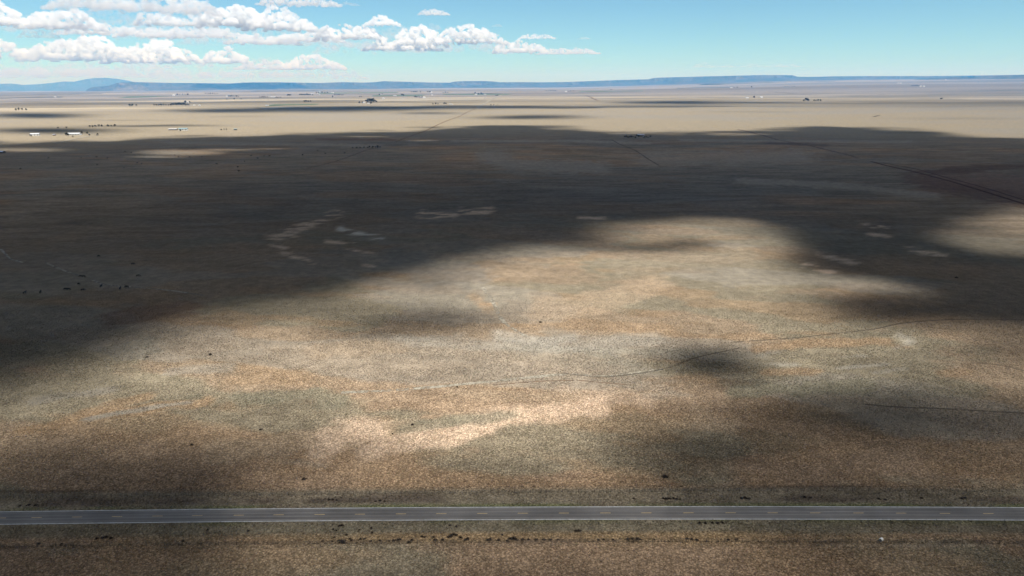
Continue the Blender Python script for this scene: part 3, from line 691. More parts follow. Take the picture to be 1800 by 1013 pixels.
for u, v, s in [(1166, 877, 1.2), (1171, 878, 1.4), (1177, 877.5, 1.3), (1184, 877, 1.2), (1190, 878, 1.2), (1196, 878.5, 1.0), (1303, 877, 1.2), (1310, 876.5, 1.4), (1317, 877.5, 1.3), (578, 879.5, 1.1), (585, 879, 1.2), (592, 880, 1.0),
                (660, 882, 1.0), (668, 881, 1.1), (676, 882, 1.0), (1114, 877, 1.0), (1414, 875, 1.2), (1424, 876, 1.1), (1545, 878, 1.1), (1556, 879, 1.0), (1620, 876, 1.2), (1690, 877, 1.1), (1696, 876, 1.2), (35, 890, 1.2), (50, 889, 1.3), (62, 889.5, 1.2)]:
    bush(u, v, s, 'low dark bush in the ditch between the highway and the far fence', GB2)
GB3 = 'dark weeds on the near verge'
for u, v, s in [(586, 931, .9), (591, 933, .8), (597, 925, 1.0), (601, 924, 1.1), (632, 932, .8), (653, 929, .9), (654, 937, 1.0), (609, 941, .9), (791, 924, .8), (802, 926, .9), (170, 948, 1.2), (181, 946, 1.4), (188, 945, 1.3), (195, 947, 1.2), (322, 952, 1.0), (365, 932, 1.1), (437, 934, 1.0), (68, 957, 1.1), (108, 957, 1.1), (1230, 919.5, 1.0), (1240, 920, 1.2), (1252, 919.5, 1.1), (1262, 920, 1.2), (1270, 919.5, 1.0), (883, 941, .9)]:
    bush(u, v, s, 'small dark weed clump between the highway and the near fence', GB3)
for u, v, s, lab in [(1170, 839.5, 2.2, 'lone dark round bush in the grass above the far fence'), (534, 843, 1.6, 'dark bush in the brown grass left of centre above the fence'), (725, 747, 1.3, 'tiny dark bush on the bright pinkish grass'),
                     (458, 756, 1.3, 'small dark bush at the left edge of the bright grass'), (337, 783, 1.4, 'dark bush in the shaded grass left of the bright patch'), (258, 628.5, 1.6, 'dark bush on the upper left sunlit slope'),
                     (370, 624, 1.8, 'dark slanted bush right of another on the upper left sunlit slope'), (950, 567, 1.8, 'dark dot of a bush beside the pale curving trail'), (804, 681, 1.2, 'dark bush standing on the pale two-track'), (1681, 489, 2.4, 'dark bush in the shaded grass at the right'), (690, 763, 1.0, 'dark speck of a bush below the greenish strip')]:
    bush(u, v, s, lab, None)

# ------------------------------------------------------------------ white drum
def drum():
    p = gp(1548.5, 951); b = MB(); n = 20; L, ro, ri = .95, .46, .40; vs = []
    for x, r in ((-L / 2, ro), (L / 2, ro), (L / 2, ri * .2), (-L / 2, ri), (L / 2 - .06, ri)):
        for i in range(n): t = 2 * math.pi * i / n; vs.append((x, r * math.cos(t), r * math.sin(t)))
    fs = []
    for i in range(n):
        j = (i + 1) % n
        fs += [(i, j, n + j, n + i), (n + i, n + j, 2 * n + j, 2 * n + i), (3 * n + i, 4 * n + i, 4 * n + j, 3 * n + j), (i, 3 * n + i, 3 * n + j, j)]
    fs += [tuple(range(2 * n, 3 * n)), tuple(range(4 * n, 5 * n))[::-1]]; b.add(vs, fs)
    root = empty('plastic_drum', (p.x, p.y, p.z + .42), R(38)); tag(root, 'white open drum lying in the weeds by the near fence', 'drum')
    b.build('shell', M['drum'], root)
    k = MB(); k.tube((L / 2 - .064, 0, 0), (L / 2 - .09, 0, 0), ri - .01, ri - .01, 20); k.build('inside_shade_disc', M['dark_open'], root)  # dark disc puts the shade of the hollow into the colour
drum()

# ------------------------------------------------------------------ cattle
def cow_mesh(graze):
    pts, edges, rad = [], [], []
    def add(p, r, par=None):
        pts.append(p); rad.append(r)
        if par is not None: edges.append((par, len(pts) - 1))
        return len(pts) - 1
    pel = add((-.75, 0, 1.12), .27); mid = add((-.2, 0, 1.05), .36, pel); chest = add((.42, 0, 1.05), .34, mid)
    neck = add((.78, 0, 1.12 if graze else 1.28), .20, chest)
    if graze:
        nk = add((1.08, 0, .78), .15, neck); hd = add((1.24, 0, .45), .14, nk); mz = add((1.34, 0, .14), .09, hd)
    else:
        hd = add((1.08, 0, 1.46), .15, neck); mz = add((1.42, 0, 1.30), .09, hd)
    for s in (-1, 1):
        e = add((hd and pts[hd][0] - .06, s * .22, pts[hd][2] + .1), .04, hd)
        sh = add((.48, s * .2, .74), .12, chest); kn = add((.50, s * .2, .40), .065, sh); add((.50, s * .2, .03), .06, kn)
        hp = add((-.72, s * .2, .80), .16, pel); hk = add((-.88, s * .2, .46), .07, hp); add((-.78, s * .2, .03), .06, hk)
    t1 = add((-1.05, 0, 1.12), .05, pel); add((-1.12, 0, .55), .04, t1)
    me = D.meshes.new('cow_skel'); me.from_pydata(pts, edges, []); o = D.objects.new('cow_skel', me); COL.objects.link(o)
    m = o.modifiers.new('skin', 'SKIN'); m.use_smooth_shade = True
    for i, sv in enumerate(me.skin_vertices[0].data): sv.radius = (rad[i], rad[i]); sv.use_root = (i == 0)
    ss = o.modifiers.new('ss', 'SUBSURF'); ss.levels = 1; ss.render_levels = 1
    dg = bpy.context.evaluated_depsgraph_get(); out = D.meshes.new_from_object(o.evaluated_get(dg)); out.name = 'cow'
    D.objects.remove(o); out.materials.clear(); out.materials.append(M['cow']); return out
cows = [cow_mesh(True), cow_mesh(False)]
def cow(u, v, rz, lab, grp, k=0, sc=1.12):
    p = gp(u, v); o = D.objects.new('cow', cows[k]); COL.objects.link(o); o.location = p; o.rotation_euler = (0, 0, rz); o.scale = (sc,) * 3
    tag(o, lab, 'cow', grp)
HERD = 'black cattle grazing at left'
for u, v, rz, k, lab in [(44, 516.5, 1.3, 1, 'leftmost black cow of the herd, seen end on'), (71.5, 515.5, 1.8, 1, 'second black cow from the left of the herd, seen end on'),
                         (116, 510, 3.3, 0, 'black cow at the left of a close pair standing side on'), (120.5, 510.5, .1, 0, 'black cow at the right of a close pair standing side on'),
                         (139, 501, 2.7, 0, 'black cow just under the thin pale trail'), (146, 511.5, .3, 0, 'black cow grazing lowest in the middle of the herd'),
                         (178, 505, 1.5, 1, 'small black cow standing end on right of the middle of the herd'), (211.5, 509, 1.7, 1, 'black cow end on, left of the pair at the right of the herd'), (223, 506, 3.2, 0, 'black cow side on, right of the pair at the right of the herd'),
                         (243, 486.5, .4, 0, 'black cow farthest right of the herd, above the trail'), (174, 452, 2.9, 0, 'black cow farthest up the slope, alone above the herd'), (234, 465.5, .2, 0, 'black cow alone, faint, up right of the herd')]:
    cow(u, v, rz, lab, HERD, k)
for u, v, rz, lab in [(142, 487.2, 3.1, 'left cow of two lying in line on the pale trail'), (147.5, 487.4, .1, 'right cow of two lying in line on the pale trail')]:
    cow(u, v, rz, lab, HERD, 0, 1.0)
FARH = 'far black cattle scattered over the shaded range'
for u, v in [(220, 267.5), (231, 269.5), (170, 277), (171, 290.5), (189, 279), (143, 278), (85, 279), (36, 298), (218, 296), (241, 287.5), (249, 288.5)]:
    cow(u, v, random.uniform(0, 6), 'tiny black cow scattered on the shaded range below the ranch house', FARH, 1, 1.35)
for u, v in [(307.5, 274), (314, 277), (333.5, 277), (355, 277)]:
    cow(u, v, random.uniform(0, 6), 'tiny black cow on the narrow sunlit strip below the long shed', 'far black cattle on the sunlit strip', 1, 1.3)
for u, v in [(381, 289.5), (418, 295), (420, 302), (430, 285), (441.5, 275), (453, 279.5), (464.5, 275), (474, 275), (532, 274), (558.5, 265.5), (572, 271), (606, 270)]:
    cow(u, v, random.uniform(0, 6), 'tiny black cow in the shade left of the reddish farm track', 'far black cattle left of the reddish track', 1, 1.5 if u != 532 else 2.0)

# ------------------------------------------------------------------ trees
def crown_mesh(seed, tall):
    r = random.Random(seed); b = MB()
    for c in range(26):
        a = r.uniform(0, 6.283); rr = math.sqrt(r.random()) * .42; zz = r.uniform(.28, .92); k = 1 - abs(zz - .55) * 1.2
        cx, cy = math.cos(a) * rr * k, math.sin(a) * rr * k; cr = r.uniform(.09, .17)
        for i in range(26):
            d = Vector((r.gauss(0, 1), r.gauss(0, 1), r.gauss(0, 1))).normalized() * cr * r.uniform(.5, 1)
            p = Vector((cx, cy, zz)) + d; s = .045 * r.uniform(.6, 1.3)
            t1 = Vector((r.gauss(0, 1), r.gauss(0, 1), r.gauss(0, 1))).normalized(); t2 = t1.orthogonal().normalized()
            b.add([p - t1 * s, p + t2 * s, p + t1 * s, p - t2 * s], [(0, 1, 2, 3)])
    b.v = [(x * (1 if not tall else .7), y * (1 if not tall else .7), z) for x, y, z in b.v]
    return b.mesh('crown')
def trunk_mesh(seed):
    r = random.Random(seed); b = MB(); b.tube((0, 0, -.03), (.01, 0, .4), .035, .022, 6)
    for i in range(4):
        a = r.uniform(0, 6.283); b.tube((.01, 0, r.uniform(.25, .4)), (math.cos(a) * .25, math.sin(a) * .25, r.uniform(.55, .75)), .016, .006, 5)
    return b.mesh('trunk')
def tree_proto(seed, tall, leaf):
    root = empty('tree'); link('crown', crown_mesh(seed, tall), M[leaf], root); link('trunk', trunk_mesh(seed), M['bark'], root); return root
protos = [tree_proto(1, False, 'leaf_dark'), tree_proto(2, False, 'leaf_dark'), tree_proto(3, True, 'leaf_dark'), tree_proto(4, False, 'leaf_mid')]
used = [False] * 4
def tree(u, v, hgt, lab, grp, k=None, wide=1.15):
    k = random.randrange(3) if k is None else k
    o = protos[k] if not used[k] else copy_tree(protos[k]); used[k] = True
    p = gp(u, v); o.location = p; o.rotation_euler = (0, 0, random.uniform(0, 6)); o.scale = (hgt * wide, hgt * wide, hgt)
    tag(o, lab, 'tree', grp)
    if not grp and 'group' in o: del o['group']
def px_m(u, v):
    p = gp(u, v); return math.hypot(p.x, p.y) / FPX     # metres per photo pixel

def grove(items, lab, grp, hpx=3.0, k=None):
    for it in items:
        u, v = it[0], it[1]; s = (it[2] if len(it) > 2 else hpx) * px_m(u, v) * 1.3; tree(u, v, s * random.uniform(.8, 1.2), lab, grp, k, random.uniform(1.1, 1.7))
tree(118, 238.5, 7.5, 'dark round tree at the left end of the white roofed ranch house', None, 0, 1.5)
tree(143.5, 236.3, 7.5, 'dark tree at the right end of the white roofed ranch house', None, 1)
tree(153.5, 236, 6.0, 'olive green tree standing right of the ranch house', None, 3)
tree(54.5, 240.5, 6.0, 'dark tree at the left end of the white barn', None, 1, 1.1)
grove([(157.5, 238.8, 2.4), (171.5, 238.8, 2.6), (128.5, 241.5, 2.0)], 'small dark shrub-like tree in front of the ranch house', 'small trees round the ranch house')
tree(317, 231, 5.5, 'dark tree in front of the teal roofed long shed', None, 0, 1.5)
grove([(158, 224), (163, 223.7), (168, 223.5), (174, 223), (179, 223), (190, 222.8), (196, 222.6), (202, 222.4)], 'dark tree in the row behind the ranch house', 'tree row behind the ranch house', 2.2)
grove([(102, 226.3, 1.8), (117, 226, 1.8)], 'small dark tree in the shaded field left of the tree row', 'pair of trees in the shaded field', 1.8)
grove([(389, 229.5, 1.8), (394, 229, 2), (398, 229, 1.8)], 'low dark tree near the far end of the fence line right of the long shed', 'trees right of the long shed', 1.8)
grove([(1122, 241.5, 2.6), (1117, 243.5, 2.2), (1119, 240, 2.4), (1133, 243, 3.0), (1136, 242.5, 2.8), (1139, 243, 2.2), (1143, 242, 2.2)], 'black looking tree crowding round the shaded farmhouse', 'trees round the shaded farmhouse')
grove([(1098, 241.5, 2), (1101, 241.3, 2.2), (1104, 243, 2), (1107, 242, 2), (1110, 242, 2.2), (1114, 242, 1.8)], 'black looking tree in the row left of the shaded farmhouse', 'tree row left of the shaded farmhouse')
grove([(620, 261), (627, 261), (633, 260.8), (640, 260.6), (646, 260.6), (649, 260.4, 2.4), (655, 260.4), (660, 260.4), (664, 260.3, 3), (668, 260)], 'dark tree in the row standing in for the corral at the head of the red track', 'trees standing in for the corral at the head of the red track', 2.0)  # tree row stands in for a corral fence
FG = 'trees of the far farmsteads'
grove([(28, 194.5), (33, 193.8), (39, 194), (46, 194.2)], 'dark tree of the small farmstead at the far left', 'trees of the far left farmstead', 2.4)
grove([(229, 187.5), (233, 186.5), (240, 187)], 'dark tree left of the long far tree belt', 'trees left of the far tree belt', 2.4)
grove([(271 + 4.2 * i, 186.3 + .3 * math.sin(i), 2.2) for i in range(8)] + [(303 + 2.6 * i, 185.5 + .5 * math.sin(i * 3), 3.2) for i in range(9)] + [(326 + 3 * i, 186, 2.0) for i in range(3)] + [(326, 181), (334, 181)], 'dark tree in the long tree belt of the far left farm', 'trees in the far left tree belt', 2.2)
grove([(312 + 4.5 * i, 167.5, 1.6) for i in range(5)] + [(362 + 4 * i, 165.7, 1.4) for i in range(6)], 'tiny tree in the belt under the left mesa', 'trees in the belt under the left mesa')
grove([(402 + 2.8 * i, 170.6, 1.7) for i in range(7)] + [(399, 175.5, 1.5), (412, 175.2, 1.8), (424, 175.2, 1.2)], 'tiny tree by the far white farmhouse at left', 'trees by the far left farmhouse')
grove([(457 + 2.6 * i, 172, 1.7) for i in range(6)] + [(484 + 3 * i, 172.3, 1.5) for i in range(4)] + [(505, 169, 2.0), (508, 168.8, 2.4), (511, 168.8, 2)], 'tiny tree beside the long far white building', 'trees beside the far white building')
grove([(527 + 2.6 * i, 167.7, 1.9) for i in range(8)] + [(550, 168), (553 + 3 * i, 164.4, 1.6) if False else (556, 164.4), (560, 164.3), (566, 164.3), (571, 164.3), (576, 164.2)], 'tiny tree in the far middle shelter belt', 'trees in the far middle shelter belt', 1.7)
tree(585, 171.8, 3.4 * px_m(585, 171.8), 'single tall dark tree on the far plain left of centre', None, 2, 1.3)
grove([(588 + 3 * i, 168, 1.5) for i in range(6)] + [(632, 171.2, 1.4), (635, 171, 1.4)], 'tiny tree in the belt right of the single tall tree', 'trees right of the single tall tree')
grove([(535.5, 180), (538, 179.8), (542, 179.8), (546, 179.5)], 'dark tree of the small clump above the green field', 'trees above the green field', 2.2)
grove([(632, 182, 2.4), (637, 181.5, 2.4), (645, 180.5, 3.4), (648, 180, 4.2), (651, 181.5, 3.6), (653, 179.8, 4.4), (656, 180, 4.4), (658, 180.5, 3.4), (652, 183, 2.6), (662, 180.5, 2.2)], 'dark tree crowding round the white farm at middle left', 'trees round the middle left farm')
grove([(667, 167.5, 1.6), (672, 167.2, 1.6), (707, 169, 2.4), (710, 169, 2.0), (723 + 2.6 * 0, 162.8, 1.4), (727, 162.8), (730, 162.8), (733, 162.8), (739, 163), (752, 162.8), (755, 162.8), (756.5, 162.4)], 'tiny tree of the farms below the mesa left of centre', 'trees of the farms below the mesa', 1.7)
grove([(730, 171.8, 2.2), (733, 172, 2.2), (737, 171.5, 1.6), (742, 171.5, 1.6), (779, 163.8, 1.5), (783, 163.6, 1.8), (787, 163.6, 1.4)], 'small tree beside the far white sheds left of centre', 'trees beside the far white sheds')
grove([(835, 165, 2.4), (841, 166.5, 2), (846, 166.3, 2.2), (849, 166.3, 1.6), (872, 169.5, 2.2), (875, 169, 1.5)], 'small tree of the far farmstead just left of centre', 'trees of the far centre farmstead')
grove([(761, 184, 1.6), (766, 183.8, 2.2), (770, 184, 1.6), (781, 183.5, 2.8), (784, 183.5, 2.2), (863, 185.5, 1.4), (868, 185.7, 1.6), (874, 185, 1.4)], 'dark tree above the long thin cloud shadow', 'trees above the thin cloud shadow')
grove([(960 + 4 * i, 160.9, 1.4) for i in range(5)] + [(999, 162), (1003, 161.6), (1008, 161.5)], 'tiny tree of the far farm right of centre', 'trees of the far farm right of centre', 1.4)
grove([(1325.5, 172.6, 2.6), (1291 + 3 * 0, 154.8, 1.2), (1296, 154.6, 1.2), (1321, 154, 1.4)], 'dark tree between the two white sheds at right', 'trees by the white sheds at right')
grove([(1413, 178), (1416, 177.6, 3), (1419, 177.6, 3.2), (1421, 178), (1431, 178), (1434, 178), (1438, 178), (1442, 178)], 'dark tree of the clump on the far right plain', 'tree clump on the far right plain', 2.0)
grove([(1603 + 3 * i, 152, 1.3) for i in range(5)] + [(1380 + 4 * i, 152.8, 1.0) for i in range(5)], 'tiny tree in the belt left of the two white sheds at far right', 'tree belt at far right')
grove([(1653.5, 175, 1.8), (1655.5, 174.8, 2.0)], 'lone dark tree pair on the far right plain', 'lone tree pair at far right')

# ------------------------------------------------------------------ buildings
def house(name, u, v, L, W, H, RH, rz, wallm, roofm, lab, detail=True, grp=None):
    p = gp(u, v); root = empty(name, (p.x, p.y, p.z), rz); tag(root, lab, 'barn' if 'barn' in name or 'shed' in name else 'house', grp)
    b = MB(); l, wd = L / 2, W / 2
    b.add([(-l, -wd, -.5), (l, -wd, -.5), (l, wd, -.5), (-l, wd, -.5), (-l, -wd, H), (l, -wd, H), (l, wd, H), (-l, wd, H), (-l, 0, H + RH), (l, 0, H + RH)],
          [(0, 1, 5, 4), (2, 3, 7, 6), (1, 2, 6, 9, 5), (3, 0, 4, 8, 7), (3, 2, 1, 0)])
    b.build('wall', M[wallm], root)
    r = MB(); o, th = .6, .18; sl_ = RH / wd
    for s in (-1, 1):
        y1 = s * (wd + o); z1 = H - o * sl_
        q = [(-l - o, 0, H + RH + .02), (l + o, 0, H + RH + .02), (l + o, y1, z1 + .02), (-l - o, y1, z1 + .02)]
        vs = q + [(x, y, z + th) for x, y, z in q]
        r.add(vs, [(0, 1, 2, 3), (7, 6, 5, 4), (0, 4, 5, 1), (1, 5, 6, 2), (2, 6, 7, 3), (3, 7, 4, 0)])
    r.build('roof', M[roofm], root)
    if detail:
        k = MB(); k.box((-l - .03, 0, min(H, 3.2) / 2), (.06, min(W * .45, 4), min(H, 3.2))); k.build('door', M['dark_open'], root)
        n = max(2, int(L / 6))
        for i in range(n):
            x = -l + (i + .5) * L / n; f = MB(); f.box((x, -wd - .03, H * .52), (min(2.0, L / n * .5), .06, H * .38)); f.build('window', M['glass'], root)
    return root
house('metal_barn', 62, 239, 19, 11, 4.5, 2.2, R(22), 'white_wall', 'white_metal', 'white metal barn at far left, left of the ranch house')
house('shed', 95.5, 238.5, 6, 4, 2.6, .8, R(8), 'brown_wall', 'grey_roof', 'small grey shed between the white barn and the ranch house')
house('ranch_house', 131, 237.8, 30, 12, 3.4, 2.6, R(4), 'white_wall', 'white_metal', 'long white roofed ranch house between dark trees at far left')
house('shed', 304.5, 229, 22, 8, 3.0, 1.2, R(2), 'brown_wall', 'white_metal', 'low white roofed shed joined to the left of the teal roofed one')
house('metal_barn', 322.5, 229.5, 22, 13, 4.2, 2.6, R(10), 'white_wall', 'teal_roof', 'teal roofed metal barn on the sunlit plain')
house('shed', 414, 229, 8, 6, 3, 1.0, R(15), 'brown_wall', 'teal_roof', 'small dark shed alone right of the teal roofed barn')
house('shed', 1, 269.3, 15, 8, 2.8, 1.2, R(-6), 'brown_wall', 'blue_roof', 'pale blue roofed shed cut by the left edge of the photo')
house('farm_house', 1128, 240, 11, 9, 3.4, 2.6, R(-5), 'brown_wall', 'grey_roof', 'shaded farmhouse with lavender grey roof among black trees')
house('shed', 1121.5, 238.5, 5, 4, 2.4, .8, R(20), 'brown_wall', 'white_metal', 'small pale shed left of the shaded farmhouse')
house('shed', 1131.5, 241.8, 3.5, 3, 2.2, .7, R(20), 'brown_wall', 'white_metal', 'tiny pale shed in front of the shaded farmhouse')
# far farm buildings: u, v, length px, height px, label
FARB = [(640, 181.5, 4, 1.8, 'white farm building left of the tree clump at middle left'), (648, 182.6, 4, 1.0, 'low white shed under the tree clump at middle left'), (330, 180.8, 3, 1.5, 'white house between two trees above the far left tree belt'), (341.5, 186, 3, 1.2, 'white shed right of the far left tree belt'),
        (351, 186, 3, 1.2, 'second white shed right of the far left tree belt'), (305.5, 168.6, 3, 1.6, 'white house at the left of the belt under the left mesa'), (399.5, 170.4, 2.4, 1.5, 'white farmhouse at the left end of a tiny tree row'), (480, 171, 8, 1.3, 'long white building at the far left of centre'),
        (488.5, 172, 3, 1.0, 'brownish shed at the right of the long white building'), (548, 166.3, 7, 1.0, 'long low white shed above the middle shelter belt'), (560, 166.3, 4, 1.0, 'low white shed right of the long low one'), (585, 164.2, 3, 1.6, 'bright white house at the end of the far tree belt'),
        (470, 186.5, 5, 1.2, 'pale farm building left of the green field'), (694, 169, 5, 1.3, 'bright white shed beside the far green field'), (674, 173.8, 3, 1.5, 'white house alone above the pale stubble field'), (671, 167.5, 4, .9, 'low pale shed by the far trees left of the white shed'),
        (745.5, 172.5, 4, 2.0, 'large white barn right of the green trees'), (739, 172.3, 6, 1.4, 'teal grey farm building left of the large white barn'), (758.5, 163, 2.6, 1.2, 'tiny white house below the mesa'), (759.5, 168, 2, 1.2, 'tiny white shed under the tiny white house'),
        (836.5, 167, 4, 1.2, 'white barn of the farmstead just left of centre'), (852.5, 166.5, 4, .9, 'low white shed of the farmstead just left of centre'), (793, 184.2, 6, 1.2, 'low white building above the thin cloud shadow'), (868, 187, 2, .9, 'tiny pale shed beside the long dirt road'),
        (995, 162, 3, 1.5, 'white farm house right of centre by tiny trees'), (1074.5, 157.6, 3, 1.2, 'small grey house on the far middle plain'), (1285.5, 155, 3.4, 1.2, 'small white building below the flat mesa'), (1313.5, 173, 4, 1.2, 'white shed left of the dark tree at right'),
        (1338, 172, 4, 1.6, 'bright white shed right of the dark tree at right'), (1618, 153, 1.8, 1.5, 'left one of two bright white sheds at far right'), (1624, 153, 1.8, 1.5, 'right one of two bright white sheds at far right'), (1579, 147, 1.6, 1.0, 'left tiny white house on the far right rise'),
        (1583.5, 147, 1.6, 1.0, 'right tiny white house on the far right rise'), (1662.5, 141.5, 2, 1.1, 'tiny white house below the dark ridge at far right'), (97, 171.5, 3, 1.2, 'white house on the dark strip at far left'), (365, 157.9, 7, .9, 'long white building at the foot of the left mesa')]
for i, (u, v, lpx, hpx, lab) in enumerate(FARB):
    s = px_m(u, v); L = min(lpx * s, 160); Hh = hpx * s
    grey = 'grey' in lab or 'teal' in lab or 'brown' in lab
    house('far_barn' if lpx > 3 else 'far_house', u, v, L, min(L * .6, 30), Hh * .62, Hh * .40, R(random.uniform(-20, 20)), 'white_wall' if not grey else 'brown_wall', 'white_metal' if not grey else 'grey_roof', lab, detail=False)

# ------------------------------------------------------------------ mesas and mountains
def mesa_mat(name, top, face):
    t = NT(name); p = t.pos()
    mp = t.new('ShaderNodeMapping'); mp.inputs['Scale'].default_value = (1, 1, 4); t.link(p, mp.inputs[0])
    n = t.noise(mp.outputs[0], .0012, 6, .65); n2 = t.noise(p, .006, 4, .7)
    c = t.mix(t.rng(n, .42, .58, 0, 1), top, face); c = t.mix(1.0, c, t.grey(t.rng(n2, .3, .7, .4, 1.6)), 'MULTIPLY')
    d = t.new('ShaderNodeBsdfDiffuse'); t.link(c, d.inputs[0]); t.link(d.outputs[0], t.out.inputs[0]); return t.m
def ridge(name, prof, Dm, mat, lab, deep=5000, rugged=.10, slope=1800):
    us = np.array([p[0] for p in prof], float); vs = np.array([p[1] for p in prof], float)
    uu = np.arange(us[0], us[-1] + .1, 1.0); vv = np.interp(uu, us, vs)
    rows = [(-1.0, 0.0), (-.72, .10), (-.5, .26), (-.34, .44), (-.22, .62), (-.15, .74), (-.10, .95), (-.02, 1.0), (.5, 1.0), (1.0, .98)]
    co = []
    for j, (t, k) in enumerate(rows):
        for i, (u, v) in enumerate(zip(uu, vv)):
            r = ray(u, v); hz = math.hypot(r[0], r[1])
            dz = CAM_H + r[2] / hz * Dm                          # crest height at the rim
            gul = (float(fbm(u / 16.0, t * 2.0, 71, 3)) - .5) * slope * .45 * (1 if t < 0 else 0) * (1 - abs(t)) * 1.2
            dist = Dm + (t * slope if t < 0 else t * deep) + gul
            x, y = r[0] / hz * dist, r[1] / hz * dist
            g0 = float(h_raw(x, y)) - 6
            ed = min(1.0, (u - uu[0]) / 12 + .02, (uu[-1] - u) / 12 + .02)
            z = g0 + max(dz - g0, 4) * k * (1 + (float(vnoise(u / 4.0, j * 3.7, 73)) - .5) * rugged * (1 - k)) * max(ed, 0.02) ** .5
            co.append((x, y, z))
    n = len(uu); m = len(rows); idx = np.arange(n * m).reshape(m, n)
    q = np.stack([idx[:-1, :-1], idx[:-1, 1:], idx[1:, 1:], idx[1:, :-1]], -1).reshape(-1, 4)
    tag(link(name, mesh_np(name, co, q, True), mat), lab, 'hills', kind='structure')
MB_ = mesa_mat('juniper_mesa', (.045, .052, .040), (.085, .075, .062))
MP_ = mesa_mat('pale_mesa', (.16, .14, .12), (.07, .07, .06))
ridge('mountains', [(-80, 150), (-20, 149), (0, 147.5), (20, 147), (40, 149.5), (70, 148), (100, 145), (112, 143.5), (130, 144), (138, 142), (150, 139.5), (165, 137.5), (185, 137), (205, 138.5), (225, 142), (250, 148), (270, 151)], 58000, MB_, 'pale blue mountain range on the left horizon', 5000, .2, 4000)
ridge('mesa', [(150, 155), (190, 151), (205, 146.5), (215, 145.2), (232, 144.5), (260, 145), (300, 146), (360, 146.5), (405, 147), (420, 146), (428, 145.3), (470, 145), (495, 145), (560, 146.2), (600, 144.6), (640, 145.5), (662, 144.5), (675, 142.8), (690, 143.3), (735, 144.6), (760, 145.2), (790, 145.6), (800, 143.6),
               (815, 142.8), (850, 142.7), (868, 143.5), (878, 144.8), (910, 144.6), (960, 145), (1000, 144.3), (1060, 142), (1085, 141), (1140, 139.6), (1150, 137.2), (1175, 136.3), (1230, 134.8), (1300, 133.2), (1335, 132.3), (1380, 132.2), (1394, 132.8), (1402, 135.2), (1420, 135.4), (1480, 134.2), (1560, 134), (1620, 134), (1660, 133.8), (1720, 133), (1800, 131.6), (1900, 130)], 33000, MB_, 'long flat topped blue mesa along the horizon')
ridge('low_ridge', [(1230, 147.5), (1290, 147.2), (1340, 146), (1400, 145), (1440, 143.8), (1470, 143.2), (1476, 145)], 21000, MB_, 'low dark bluff on the right plain below the flat mesa', 1500, .1, 500)
ridge('low_ridge', [(1512, 145), (1520, 142.5), (1545, 141.5), (1550, 143.5)], 22000, MB_, 'short dark bluff right of the low one', 800, .1, 400)
ridge('low_ridge', [(1600, 140.5), (1640, 137.5), (1700, 135.5), (1760, 133), (1800, 131.5), (1900, 129)], 25000, MB_, 'dark ridge rising to the right edge of the photo', 4000, .1, 900)
ridge('pale_bluff', [(196, 154), (203, 148.5), (210, 146.5), (226, 146.8), (234, 149.5), (242, 148.2), (252, 150.5), (262, 154)], 29500, MP_, 'pale eroded bluff in front of the left end of the mesa', 900, .4, 900)

